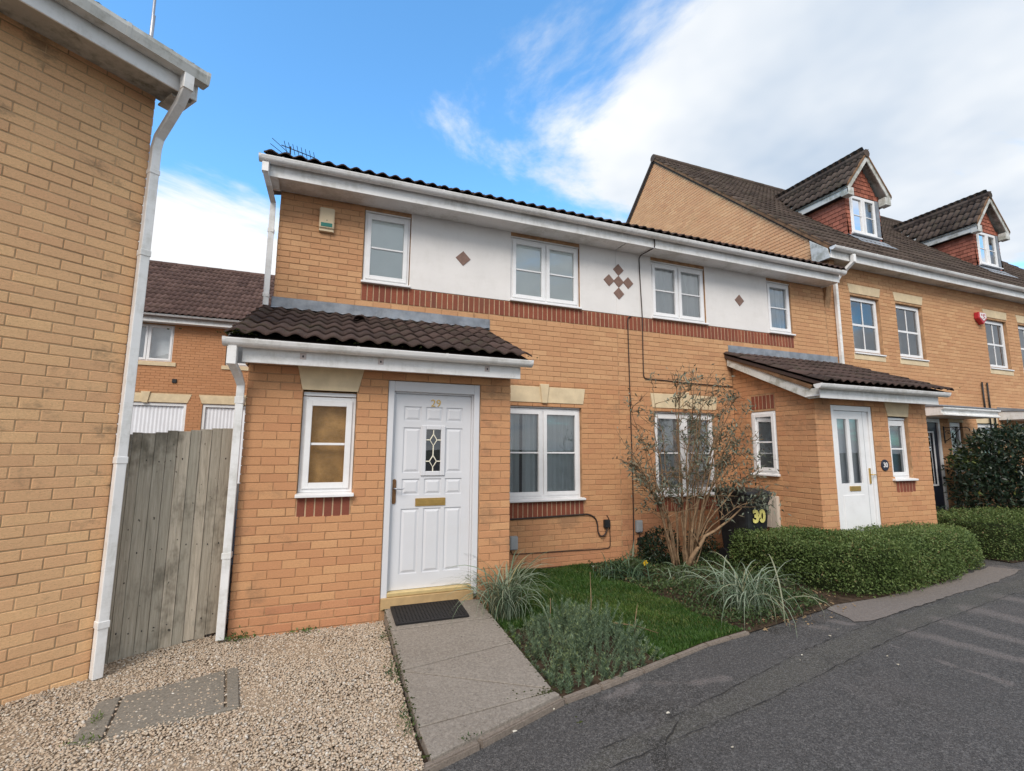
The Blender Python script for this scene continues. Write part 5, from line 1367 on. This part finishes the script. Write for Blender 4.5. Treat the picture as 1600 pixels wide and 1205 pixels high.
# ================================================================== GATE BETWEEN THE HOUSES
fa, fb = Vector((-2.04, -.20, 0)), Vector((-1.30, .165, 0)); fd = (fb-fa).normalized(); fang = math.degrees(math.atan2(fd.y, fd.x))
fc = thing('wooden_fence', (-1.67, 0, -.2), 'weathered grey vertical board fence between the two brick houses', 'fence')
TF = frame(fa.x, fa.y, fang); FLn = (fb-fa).length
x = 0; widths = [.075, .062, .088, .080, .072, .090, .076, .082, .078, .085, .07]
k = 0
while x < FLn-.02:
    w = min(widths[k % len(widths)], FLn-x); t = x/FLn
    top = 1.535+.075*t+random.uniform(-.006, .006); bot = -.19+.05*t+random.uniform(-.012, .015)
    b = MB(TF); dy = random.uniform(-.004, .004)
    b.prism([(x+.0015, dy), (x+w-.0015, dy-.004), (x+w-.0015, dy+.014), (x+.0015, dy+.018)], 'z', bot, top)
    b.build('board', 'wood', fc, bevel=.002)
    for zz in (1.32, .62, .02):
        if random.random() < .8:
            MB(TF).tube([(x+w*.5, dy-.006, zz+random.uniform(-.02, .02)), (x+w*.5, dy+.004, zz)], .004, 6).build('nail', 'iron', fc)
    x += w; k += 1
for zz in (1.30, .62, .0): MB(TF).box(0, FLn, .022, .06, zz-.04, zz+.04).build('rail', 'wood', fc, bevel=.003)
MB(TF).box(-.02, .06, .062, .14, -.25, 1.5).build('post', 'wood', fc); MB(TF).box(FLn-.06, FLn+.02, .062, .14, -.25, 1.55).build('post', 'wood', fc)

# ================================================================== DOOR MAT AND BIN
mat_ = thing('doormat', (.42, -.2, -.05), 'black perforated rubber doormat in front of the white door', 'mat')
TMt = Matrix.Translation((.115, -.028, pz(0)+.001)) @ Matrix.Rotation(-math.atan2(.105, 2.1)*-1, 4, 'X')
m = MB(TMt); ww, hh = .605, .375
for i in range(13): m.box(0, ww, -hh*i/12-.008, -hh*i/12+.008, 0, .013)
mm = m.build('cross_ribs', 'rubber', mat_)
m = MB(TMt)
for j in range(21): m.box(ww*j/20-.008, ww*j/20+.008, -hh, 0, 0, .0135)
m.build('ribs', 'rubber', mat_)
m = MB(TMt); m.box(-.02, ww+.02, .006, .022, 0, .014); m.box(-.02, ww+.02, -hh-.022, -hh-.006, 0, .014); m.box(-.022, -.006, -hh, .0, 0, .014); m.box(ww+.006, ww+.022, -hh, .0, 0, .014); m.build('border', 'rubber', mat_)

wb = thing('wheeled_bin', (5.21, .72, GZ), 'black wheeled bin with a yellow 30 standing beside the porch wall', 'bin')
b = MB(); z0, z1 = -.12, .80
def ring4(x0, x1, y0, y1, z): return [(x0, y0, z), (x1, y0, z), (x1, y1, z), (x0, y1, z)]
vs = ring4(5.03, 5.38, .50, .92, z0)+ring4(5.0, 5.42, .43, 1.0, .70)+ring4(4.985, 5.435, .41, 1.02, .72)+ring4(4.985, 5.435, .41, 1.02, z1)
b.add(vs, [(3, 2, 1, 0)]+[(4*k+i, 4*k+(i+1) % 4, 4*k+4+(i+1) % 4, 4*k+4+i) for k in range(3) for i in range(4)]+[(12, 13, 14, 15)])
body = b.build('body', 'bin', wb, bevel=.012, bseg=2)
b = MB(); b.prism([(.38, .80), (1.04, .80), (1.05, .835), (.90, .875), (.55, .872), (.40, .845)], 'x', 4.965, 5.455); lid = b.build('lid', 'bin', wb, bevel=.012, bseg=2)
MB().tube([(5.05, 1.05, .80), (5.05, 1.09, .83), (5.37, 1.09, .83), (5.37, 1.05, .80)], .014, 8).build('handle', 'bin', wb, smooth=True)
for x in (4.99, 5.38):
    MB().prism([(.90+.10*math.cos(a), -.10+.10*math.sin(a)) for a in np.linspace(0, 2*math.pi, 20, endpoint=False)], 'x', x, x+.05).build('wheel', 'rubber', wb, bevel=.008)
text_mesh('numeral', '30', .235, Matrix.Translation((5.215, .428, .50)) @ UPRIGHT, 'yellow', wb, .002, .012)

# ================================================================== PLANTS
def leaves(C, Dv, L_, Wd, fold=.18, up=(0, 0, 1)):
    """kite-shaped leaves: centre/base C, direction Dv, lengths, widths -> verts, quads"""
    n = len(C); Dv = Dv/np.linalg.norm(Dv, axis=1, keepdims=True)
    rn = rng.normal(0, 1, (n, 3))*.6+np.array(up)
    S = np.cross(Dv, rn); S /= np.linalg.norm(S, axis=1, keepdims=True)+1e-9
    Nn = np.cross(S, Dv); L1 = np.broadcast_to(L_, (n,))[:, None]; W1 = np.broadcast_to(Wd, (n,))[:, None]
    P = np.stack([C, C+Dv*L1*.45+S*W1*.5+Nn*W1*fold, C+Dv*L1, C+Dv*L1*.45-S*W1*.5+Nn*W1*fold], 1)
    return P.reshape(-1, 3), np.arange(4*n).reshape(n, 4)
def unit(n, zb=0.0):
    d = rng.normal(0, 1, (n, 3)); d[:, 2] += zb; return d/np.linalg.norm(d, axis=1, keepdims=True)
def rep(n, k=4, bias=None):
    r_ = rng.random(n) if bias is None else bias
    return np.repeat(r_, k)
def blades(base, az, lean, L_, Wd, droop, seg=7, curl=0.0):
    """arching strap leaves as ribbons"""
    n = len(base); t = np.linspace(0, 1, seg+1)
    el = np.pi/2-lean
    pts = np.zeros((n, seg+1, 3)); pts[:, 0] = base
    ang = el.copy()
    for k in range(seg):
        st = (L_/seg)
        hx = np.cos(ang)*st; vz = np.sin(ang)*st
        pts[:, k+1, 0] = pts[:, k, 0]+np.cos(az)*hx; pts[:, k+1, 1] = pts[:, k, 1]+np.sin(az)*hx; pts[:, k+1, 2] = pts[:, k, 2]+vz
        ang = np.maximum(ang-droop/seg*(0.5+1.2*k/seg), -1.5); az = az+curl*rng.normal(0, 1, n)/seg
    side = np.stack([-np.sin(az), np.cos(az), rng.normal(0, .35, n)], 1); side /= np.linalg.norm(side, axis=1, keepdims=True)
    w = Wd[:, None]*np.clip(np.minimum(.5+t*2.5, (1-t)*2.2+.05), 0, 1)[None]
    A = pts+side[:, None]*w[..., None]*.5; B = pts-side[:, None]*w[..., None]*.5
    V = np.stack([A, B], 2).reshape(n, -1, 3); V[..., 2] = np.maximum(V[..., 2], GZ+.012)
    F1 = np.array([[2*k, 2*k+1, 2*k+3, 2*k+2] for k in range(seg)]); m = 2*(seg+1)
    F = (F1[None]+(np.arange(n)*m)[:, None, None]).reshape(-1, 4)
    return V.reshape(-1, 3), F, np.repeat(rng.random(n), m)

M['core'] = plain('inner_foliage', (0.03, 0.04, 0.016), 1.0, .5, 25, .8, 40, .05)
def poly_sd(x, y, poly):
    P = np.array(poly); n = len(P); d = np.full(x.shape, 1e9)
    for i in range(n):
        a, b = P[i], P[(i+1) % n]; e = b-a; t = np.clip(((x-a[0])*e[0]+(y-a[1])*e[1])/(e@e), 0, 1)
        d = np.minimum(d, np.hypot(x-a[0]-t*e[0], y-a[1]-t*e[1]))
    return np.where(in_poly(x, y, poly), -d, d)
def hedge(name, poly, zt, n, mat, label, size=(.031, .019), rr=.11, base=GZ, lump=.034, core=.10, cat='hedge', thin=None, group=None):
    P = np.array(poly); lo, hi = P.min(0)-.06, P.max(0)+.06
    h = thing(name, (float(P[:, 0].mean()), float(P[:, 1].mean()), base), label, cat, group)
    C = np.zeros((0, 3))
    while len(C) < n:
        k = 200000; x = rng.uniform(lo[0], hi[0], k); y = rng.uniform(lo[1], hi[1], k); z = rng.uniform(base+.02, zt+.07, k)
        l_ = lump*(np.sin(x*6.1+z*4)+np.sin(y*7.3+x*2.2)+np.sin(z*9+x*3.7)+.8*np.sin(x*17+y*13)*np.sin(z*19))*.5
        d2 = poly_sd(x, y, poly)+l_; dz = z-zt+l_*.8; q = np.maximum(d2+rr, 0); w = np.maximum(dz+rr, 0)
        sd = np.hypot(q, w)+np.minimum(np.maximum(d2+rr, dz+rr), 0)-rr
        keep = (sd > -.085) & (sd < .012+.03*rng.random(k)**3)
        if thin is not None: keep &= rng.random(k) < thin(x, y, z)
        C = np.concatenate([C, np.stack([x, y, z], 1)[keep]])
    C = C[:n]; ctr = np.array([P[:, 0].mean(), P[:, 1].mean(), (zt+base)/2])
    out = C-ctr; out[:, :2] *= .5; out /= np.linalg.norm(out, axis=1, keepdims=True)
    Dv = unit(n)+out*.7+np.array([0, 0, .35])
    bias = np.clip(rng.random(n)*.75+.22*np.sin(C[:, 0]*4.1+1)*np.sin(C[:, 1]*5+C[:, 2]*7)+.1, 0, .95)
    bias = np.where(rng.random(n) < .03+.16*np.clip((.05-C[:, 2])/.25, 0, 1), .995, bias)
    V, F = leaves(C, Dv, rng.uniform(size[0]*.7, size[0]*1.3, n), rng.uniform(size[1]*.7, size[1]*1.2, n))
    fast('foliage', V, F, mat, h, rep(n, 4, bias))
    # stray shoots
    ns = 140; pick = rng.choice(len(C), ns); SC = np.repeat(C[pick], 6, 0)+np.repeat(np.stack([rng.normal(0, .25, ns), rng.normal(0, .25, ns), np.ones(ns)], 1), 6, 0)*np.tile(np.linspace(.01, .085, 6), ns)[:, None]*np.repeat(rng.random(ns), 6)[:, None]*(C[pick, 2] > zt-.15).repeat(6)[:, None]
    V2, F2 = leaves(SC, unit(6*ns, .3), rng.uniform(size[0]*.7, size[0]*1.1, 6*ns), rng.uniform(size[1]*.7, size[1], 6*ns)); fast('young_shoots', V2, F2, mat, h, rep(6*ns, 4, np.clip(rng.normal(.8, .1, 6*ns), 0, .94)), kind='stuff')
    # branches: dark twiggy core
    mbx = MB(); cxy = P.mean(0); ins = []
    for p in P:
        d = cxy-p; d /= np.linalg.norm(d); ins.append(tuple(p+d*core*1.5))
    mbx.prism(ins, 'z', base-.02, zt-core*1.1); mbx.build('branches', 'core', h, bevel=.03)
    return h
M['bark_dark'].node_tree.nodes['Principled BSDF'].inputs['Roughness'].default_value = 1
HEDGE1 = [(4.86, -.55), (5.05, -.92), (5.45, -1.06), (6.8, -.92), (8.28, -.58), (8.42, -.35), (8.3, -.05), (6.6, .12), (5.4, .42), (5.05, .70), (4.86, .60)]
def thin1(x, y, z): return np.where((z < -.02) & (x < 5.6), .35+.65*np.clip((z+.2)/.2, 0, 1), 1.0)
hedge('hedge', HEDGE1, .335, 42000, 'hedge', 'long clipped green hedge in front of the half-glazed door', thin=thin1)
hedge('hedge', [(9.05, .35), (8.9, -.1), (9.0, -.52), (9.3, -.62), (13.5, -.5), (13.5, .5), (9.4, .55)], .40, 30000, 'hedge', 'low clipped hedge in front of the dark laurel at the right edge', lump=.03)
def ball_bush(name, blobs, n, mat, label, size, cat='shrub', base=GZ, trunk=True):
    x, y = blobs[0][0], blobs[0][1]
    h = thing(name, (x, y, base), label, cat)
    wts = np.array([b[3]**2 for b in blobs]); idx = rng.choice(len(blobs), n, p=wts/wts.sum())
    B = np.array(blobs)[idx]; d = unit(n); r_ = B[:, 3:4]*(1-.28*rng.random((n, 1))**1.5)*(1+.10*np.sin(d[:, :1]*7+B[:, :1]*3)*np.sin(d[:, 2:]*6))
    C = B[:, :3]+d*r_*np.array([1, 1, 1.0]); C[:, 2] = np.maximum(C[:, 2], base+.02)
    V, F = leaves(C, d*.6+unit(n)*.8+np.array([0, 0, -.1]), rng.uniform(size[0]*.7, size[0]*1.25, n), rng.uniform(size[1]*.7, size[1]*1.2, n))
    fast('foliage', V, F, mat, h, rep(n))
    if trunk:
        mbx = MB(); 
        for b in blobs[:5]: mbx.tube([(x, y, base), ((x+b[0])/2, (y+b[1])/2, (base+b[2])/2-.05), tuple(b[:3])], [.035, .025, .01], 7)
        mbx.build('branches', 'bark_dark', h, smooth=True)
    return h
ball_bush('laurel_bush', [(11.75, .45, .85, .95), (11.35, .45, 1.18, .68), (12.2, .5, 1.2, .78), (11.25, .5, .55, .62), (12.0, .4, .5, .85), (13.2, .6, 1.0, .95), (11.7, .5, 1.38, .58), (12.6, .5, 1.40, .60)], 11000, 'laurel', 'big dark glossy laurel bush behind the low hedge at the right edge', (.10, .045))
ball_bush('low_shrub', [(9.75, .95, .12, .40), (10.15, .8, .05, .36), (9.45, 1.05, -.02, .25)], 2200, 'laurel', 'low dark shrub at the foot of the navy townhouse door', (.06, .03))
ball_bush('trailing_plant', [(11.35, 1.0, 1.28, .20), (11.5, .95, 1.20, .16), (11.25, 1.05, 1.22, .13)], 500, 'hedge', 'small leafy plant below the iron bracket beside the navy door', (.07, .035), trunk=False)
ball_bush('low_shrub', [(4.05, 1.10, .05, .26), (3.88, 1.12, .0, .20)], 1500, 'laurel', 'low dark evergreen against the wall behind the bare shrub stems', (.05, .026))
ball_bush('low_shrub', [(4.78, 1.12, .02, .22), (4.72, 1.05, -.08, .16)], 1100, 'laurel', 'small dark evergreen between the bare shrub and the clipped hedge', (.045, .024))

# tall half-bare shrub ------------------------------------------------
sh = thing('tall_shrub', (4.08, .68, GZ), 'tall half-bare shrub with tan stems and grey-green leaves before the window', 'shrub')
stem_specs = []   # (base, tip, radius)
tips = [(3.12, .55, 1.50), (3.30, .7, 1.30), (3.42, .9, 2.05), (3.60, .6, 2.32), (3.80, .85, 2.10), (3.95, .5, 2.40), (4.12, .75, 2.55), (4.28, .95, 2.25), (4.40, .55, 2.45),
        (4.55, .8, 2.62), (4.72, .6, 2.50), (4.86, .9, 2.58), (4.98, .5, 2.30), (5.10, .75, 2.35), (5.25, .6, 2.05), (5.38, .45, 1.75), (5.30, .85, 1.55), (5.28, .4, 1.15), (3.22, .4, 1.05), (4.05, .2, 2.05), (4.6, .25, 2.1), (3.7, 1.1, 1.8), (4.9, 1.1, 1.9), (5.22, .3, .78)]
sb = MB(); LC, LD = [], []; tb = MB()
def add_leaves(p, d, n, sp=.05):
    for _ in range(n):
        LC.append(np.array(p)+rng.normal(0, sp, 3)); LD.append(np.array(d)*.5+rng.normal(0, .7, 3)+np.array([0, 0, -.15]))
for i, tp in enumerate(tips):
    side = (tp[0]-4.15)
    bs = Vector((4.10+.16*side+random.uniform(-.06, .06), .70+random.uniform(-.08, .08), GZ-.02)); tp = Vector(tp)
    pts = []; n = 11
    ox, oy = random.uniform(-.08, .08), random.uniform(-.06, .06)
    for k in range(n+1):
        t = k/n
        p = bs.lerp(tp, t); 
        bow = math.sin(t*math.pi)
        p.x += -.28*side*bow*(1-t*.4)*.6+ox*bow+.018*math.sin(t*17+i); p.y += oy*bow+.018*math.cos(t*13+i*2)
        p.z += .16*bow*abs(side)
        pts.append(p)
    r0 = random.uniform(.009, .017)*(1.35 if i in (5, 6, 9, 11, 4, 8) else 1)
    sb.tube(pts, [r0*(1-.78*k/n) for k in range(n+1)], 7)
    for _ in range(random.randint(9, 13)):
        t = random.uniform(.32, .98); k = min(n-1, int(t*n)); p = pts[k].lerp(pts[k+1], t*n-k)
        dr = Vector((random.uniform(-1, 1)+.45*side, random.uniform(-.9, .6), random.uniform(.1, 1.1))).normalized(); L_ = random.uniform(.14, .46)*(1.2-.5*t)
        q = []
        for j in range(6):
            s = j/5; q.append(p+dr*L_*s+Vector((.015*math.sin(j*2+i), 0, -.10*L_*s*s)))
        tb.tube(q, [.0056*(1-.6*j/5) for j in range(6)], 5)
        dens = 1 if random.random() < .5 else 0
        for j in (2, 3, 4, 5): add_leaves(q[j], dr, random.randint(1, 4)*dens, .025)
        for __ in range(2):
            j = random.randint(2, 4); d2 = (dr+Vector((random.uniform(-.8, .8), random.uniform(-.8, .8), random.uniform(-.2, .8)))).normalized(); l2 = random.uniform(.06, .2)
            tb.tube([q[j], q[j]+d2*l2*.5, q[j]+d2*l2], [.0042, .0034, .0024], 4); add_leaves(q[j]+d2*l2, d2, random.randint(2, 5)*dens+random.randint(0, 1), .03)
for c, n, s in (((4.35, .5, 1.75), 110, .13), ((4.6, .5, 1.35), 120, .15), ((4.2, .5, 1.5), 90, .12), ((4.95, .4, 1.5), 130, .15), ((5.15, .4, 1.3), 120, .14), ((4.8, .4, .95), 110, .13), ((5.05, .35, .85), 190, .15), ((5.2, .3, .72), 150, .10), ((4.55, .45, .8), 70, .10), ((4.75, .5, 2.1), 70, .13), ((3.75, .5, 1.65), 50, .12), ((3.4, .5, 1.6), 45, .11), ((4.6, .6, .35), 40, .08)):
    add_leaves(c, (0, 0, -.3), int(n*.6), s)
sb.tube([(4.06, .62, GZ+.02), (4.17, .60, .02), (4.28, .58, .14), (4.36, .57, .26), (4.52, .56, .32), (4.75, .52, .46), (4.95, .48, .62)], [.034, .03, .026, .022, .018, .014, .009], 8)
sb.tube([(4.26, .58, .12), (4.18, .55, .25), (4.10, .55, .36)], [.016, .012, .006], 7)
sb.build('stems', 'bark', sh, smooth=True); tb.build('twigs', 'bark', sh, smooth=True, kind='stuff')
C = np.array(LC); n = len(C); V, F = leaves(C, np.array(LD), rng.uniform(.045, .105, n), rng.uniform(.015, .028, n)); fast('foliage', V, F, 'shrubleaf', sh, rep(n))

# strap-leaved clumps -------------------------------------------------
def strap_clump(name, c, n, L_, label, mat='strap', w=.011, droop=2.9, lean=(.1, .7), spread=.07, bias=None, cat='plant', tall=1.0, curl=.25):
    t = thing(name, (c[0], c[1], c[2]), label, cat)
    base = np.stack([rng.normal(c[0], spread, n), rng.normal(c[1], spread, n), np.full(n, c[2])], 1)
    az = rng.uniform(0, 6.283, n) if bias is None else rng.normal(bias[0], bias[1], n)
    V, F, rr = blades(base, az, rng.uniform(lean[0], lean[1], n), rng.uniform(L_[0], L_[1], n), rng.uniform(w*.6, w*1.2, n), rng.uniform(droop*.7, droop*1.2, n), 9, curl)
    fast('leaves', V, F, mat, t, rr); return t
pa = strap_clump('strap_leaf_plant', (1.13, -.22, GZ+.01), 230, (.45, .98), 'clump of long arching pale green strap leaves beside the doormat', droop=2.25, lean=(.05, .55), spread=.075)
pb = strap_clump('strap_leaf_plant', (3.52, -.92, GZ+.01), 130, (.55, 1.05), 'clump of long arching pale green strap leaves at the front of the flower bed', droop=3.0, lean=(.05, .6), spread=.10)
# blue-green spurge clump ---------------------------------------------
sp = thing('spurge_plant', (1.45, -1.1, GZ), 'bushy blue-green spurge spilling over the corner of path and road', 'plant')
SPU = [(.99, -.60), (1.32, -.50), (1.85, -.60), (2.04, -1.15), (1.98, -1.50), (1.55, -1.62), (1.02, -1.75), (.97, -1.4)]
k = 0; sC, sD, sL = [], [], []; smb = MB()
while k < 380:
    x, y = random.uniform(.95, 2.1), random.uniform(-1.75, -.45)
    if not in_poly(np.array([x]), np.array([y]), SPU)[0]: continue
    k += 1
    e = min(1, max(0, -float(poly_sd(np.array([x]), np.array([y]), SPU)[0])/.28))
    h = (.08+.25*e*random.uniform(.5, 1.2))*(1.1 if x > 1.3 else .85); ln = Vector((random.uniform(-.6, .6)+(x-1.45)*.35, random.uniform(-.6, .6)-.15, 1)).normalized()
    b0 = Vector((x, y, GZ-.01)); tip = b0+ln*h
    smb.tube([b0, b0.lerp(tip, .5)+Vector((.01, .01, 0)), tip], [.0035, .003, .002], 4)
    m_ = int(30+60*h/.36)
    for j in range(m_):
        t = .25+.75*(j/m_)**.8; p = b0.lerp(tip, t); a = j*2.4
        sC.append((p.x, p.y, p.z)); sD.append((math.cos(a), math.sin(a), .35+.9*t*t)); sL.append(random.uniform(.018, .036))
smb.build('stems', 'spurge', sp); sC, sD = np.array(sC), np.array(sD); n = len(sC)
V, F = leaves(sC, sD, np.array(sL), rng.uniform(.0035, .006, n)); fast('foliage', V, F, 'spurge', sp, rep(n, 4, np.clip(rng.normal(.45, .22, n)+.25*np.sin(sC[:, 0]*9)*np.sin(sC[:, 1]*8), 0, .99)))
dm = MB()
for (a, b, c) in (((1.60, -1.05, GZ), (1.66, -1.0, .12), (1.70, -.92, .36)), ((1.95, -1.2, GZ), (2.0, -1.15, .0), (2.06, -1.1, .10)), ((1.75, -1.2, .02), (1.95, -1.22, -.02), (2.15, -1.26, -.09)), ((1.3, -.9, GZ), (1.33, -.88, .05), (1.34, -.86, .16))):
    dm.tube([a, b, c], [.004, .0035, .0025], 5)
dm.build('dry_stalks', M['bark'], sp, smooth=True)
# bulbs, daffodil, ground cover ----------------------------------------
da = strap_clump('daffodil_plant', (3.12, .62, GZ+.01), 120, (.22, .48), 'dark green daffodil clump with one yellow flower by the lawn edge', 'bulb', .014, 2.2, (.1, 1.0), .13)
fl = Vector((3.33, .52, .0)); pet = MB()
for i in range(6):
    a = i*math.pi/3; d = Vector((math.cos(a), -.35, math.sin(a))).normalized(); s = d.cross(Vector((0, 1, 0))).normalized()
    pet.add([fl, fl+d*.022+s*.014, fl+d*.042, fl+d*.022-s*.014], [(0, 1, 2, 3)])
pet.tube([fl, fl+Vector((0, -.028, 0))], [.010, .016], 10, caps=False); pet.build('flower', 'petal', da)
MB().tube([(3.30, .60, GZ), (3.32, .57, -.1), (3.33, .53, .01)], .003, 5).build('flower_stalk', 'bulb', da)
strap_clump('bulb_plant', (3.72, .30, GZ+.01), 60, (.20, .38), 'clump of grey-green bulb leaves below the tall shrub', 'strap', .011, 2.4, (.1, .9), .08)
strap_clump('bulb_plant', (2.92, .72, GZ+.01), 45, (.18, .36), 'dark bulb leaves between the lawn and the daffodil', 'bulb', .012, 2.3, (.2, 1.0), .10)
strap_clump('bulb_plant', (4.25, -.05, GZ+.01), 50, (.16, .32), 'clump of bulb leaves in front of the hedge end', 'bulb', .011, 2.3, (.2, 1.0), .09)
strap_clump('upright_leaf_plant', (3.42, .95, GZ+.01), 5, (.40, .52), 'few stiff pale upright leaves standing against the wall', 'strap', .028, .25, (.02, .15), .03, curl=.02)
BED = [(3.15, 1.35), (5.8, 1.35), (5.1, .75), (4.85, .4), (4.8, -.55), (4.55, -1.0), (3.9, -1.15), (3.1, -1.27), (2.95, -.9), (3.05, -.3), (2.95, .35), (2.8, .8), (2.9, 1.25)]
n = 19000; x = rng.uniform(2.7, 5.9, n); y = rng.uniform(-1.3, 1.4, n); okk = in_poly(x, y, BED)
x, y = x[okk], y[okk]; n = len(x); hgt = .05+.14*np.clip(np.sin(x*5+1)*np.sin(y*6)+.35, 0, 1)
C = np.stack([x, y, GZ+rng.uniform(0, 1, n)*hgt], 1)
V, F = leaves(C, unit(n, .5), rng.uniform(.025, .05, n), rng.uniform(.014, .028, n))
gc = fast('ground_cover', V, F, 'cover_leaf', None, rep(n), kind='stuff'); tag(gc, 'low green ground cover filling the flower bed under the shrub', 'ground cover')
n = 1500; x = rng.uniform(2.7, 5.9, n); y = rng.uniform(-1.45, 1.4, n); okk = in_poly(x, y, [(3.15, 1.4), (5.8, 1.35), (4.85, .4), (4.9, -1.1), (4.2, -1.35), (3.6, -1.38), (3.1, -1.3), (2.9, .35), (2.8, 1.25)])
C = np.stack([x, y, GZ+.01+rng.uniform(0, .03, n)], 1)[okk]; n = len(C)
V, F = leaves(C, unit(n)*np.array([1, 1, .25]), rng.uniform(.02, .045, n), rng.uniform(.01, .02, n))
tag(fast('leaf_litter', V, F, 'dry', None, rep(n), kind='stuff'), 'brown dead leaves scattered over the flower bed', 'leaf litter')
# lawn -----------------------------------------------------------------
LAWN = [(1.29, 1.36), (3.0, 1.33), (2.85, .85), (2.95, .35), (3.05, -.3), (2.95, -.9), (3.08, -1.25), (2.53, -1.34), (1.95, -1.50), (1.98, -1.1), (1.80, -.62), (1.32, -.50), (1.05, -.55), (1.02, -.02), (1.29, -.02)]
sheet('lawn_soil', LAWN, SZ+.003, plain('lawn_thatch', (.035, .05, .015), .95, .4, 20, .5, 80, .1))
n = 120000; x = rng.uniform(1.0, 3.1, n); y = rng.uniform(-1.52, 1.4, n); okk = in_poly(x, y, LAWN); x, y = x[okk], y[okk]; n = len(x)
h = rng.uniform(.018, .042, n)*(1+.45*np.sin(x*7+y*3)*np.sin(y*8)); a = rng.uniform(0, 6.283, n); ln = rng.uniform(.1, .9, n)*h; w = rng.uniform(.0022, .004, n)
B = np.stack([x, y, np.full(n, SZ+.002)], 1); sd_ = np.stack([np.cos(a), np.sin(a), np.zeros(n)], 1)*w[:, None]; dd = np.stack([-np.sin(a)*ln, np.cos(a)*ln, h], 1)
V = np.stack([B-sd_, B+sd_, B+dd*.62+np.array([0, 0, .1])*h[:, None]+sd_*.8, B+dd], 1).reshape(-1, 3)
gr = np.clip(rng.normal(.45, .2, n)+.25*np.sin(x*3+.5)*np.sin(y*2.6)+.12*np.sin(x*11+y*7)+.25*np.clip(-y-.4, 0, 1), 0, .96); gr = np.where(rng.random(n) < .03, .99, gr)
tag(fast('lawn_grass', V, np.arange(4*n).reshape(n, 4), 'grass', None, np.repeat(gr, 4), kind='stuff'), 'small green lawn between the path and the flower bed', 'grass')
# weeds in the gravel --------------------------------------------------
def weed(c, n, s, label, mat='hedge', ls=(.035, .018)):
    t = thing('weed', c, label, 'weed', 'weeds along the gravel')
    C = np.array(c)+np.abs(rng.normal(0, 1, (n, 3)))*np.array([0, 0, s[2]])+rng.normal(0, 1, (n, 3))*np.array([s[0], s[1], 0])
    V, F = leaves(C, unit(n, .6), rng.uniform(ls[0]*.6, ls[0]*1.2, n), rng.uniform(ls[1]*.6, ls[1]*1.2, n)); fast('leaves', V, F, mat, t, rep(n))
weed((-1.15, -.06, -.15), 70, (.05, .03, .03), 'small dark weed at the foot of the porch corner by the downpipe')
weed((-.62, -.05, -.15), 40, (.05, .03, .015), 'flat weed at the foot of the porch wall below the window')
weed((.0, -1.12, -.15), 90, (.025, .10, .03), 'weed growing along the middle of the path edge', 'cover_leaf', (.025, .013))
weed((-.0, -1.72, -.16), 80, (.025, .10, .022), 'weed along the path edge near the road', 'cover_leaf', (.025, .012))
weed((.0, -.48, -.14), 40, (.02, .05, .02), 'small weed at the path edge close to the door', 'cover_leaf', (.022, .012))
weed((-1.66, -1.33, -.15), 45, (.05, .02, .012), 'green tuft at the near corner of the inspection cover', 'lime', (.028, .008))
weed((-1.70, -1.10, -.15), 30, (.012, .04, .012), 'green tuft in the left joint of the inspection cover', 'lime', (.028, .008))
weed((.985, -.86, -.15), 45, (.03, .05, .02), 'bright lime weed where the path meets the spurge', 'lime', (.03, .02))
weed((.28, -2.02, -.145), 25, (.03, .012, .01), 'small weed in the joint at the road end of the path', 'cover_leaf', (.02, .01))
# pale fallen leaves on the asphalt -------------------------------------
for (x, y) in ((3.02, -1.86), (3.12, -1.80), (3.72, -1.60), (3.95, -1.52), (1.55, -2.12), (1.66, -2.52), (3.75, -2.05), (3.66, -2.18), (.55, -2.05), (.85, -1.93)):
    a = random.uniform(0, 6.28); s = random.uniform(.009, .017); zz = GZ+.009 if not (x < .96 and y > -2.1) else pz(y)+.004
    vs = [(x+s*r_*math.cos(a+t), y+s*.75*r_*math.sin(a+t), zz+random.uniform(0, .006)) for t, r_ in zip(np.linspace(0, 6.283, 7, endpoint=False), [random.uniform(.6, 1.1) for _ in range(7)])]
    tag(MB().add(vs, [tuple(range(7))]).build('fallen_leaf', 'litter'), 'small pale fallen leaf lying on the paved ground', 'leaf', 'pale leaves on the ground')
tag(pebbles('white_stone', np.array([2.98]), np.array([1.22]), np.array([-.175]), np.array([.045]), 'whitep', None), 'single white stone at the back of the lawn against the wall', 'stone')
for o in bpy.data.objects:
    if o.get('kind') == 'structure' and 'category' in o: del o['category']
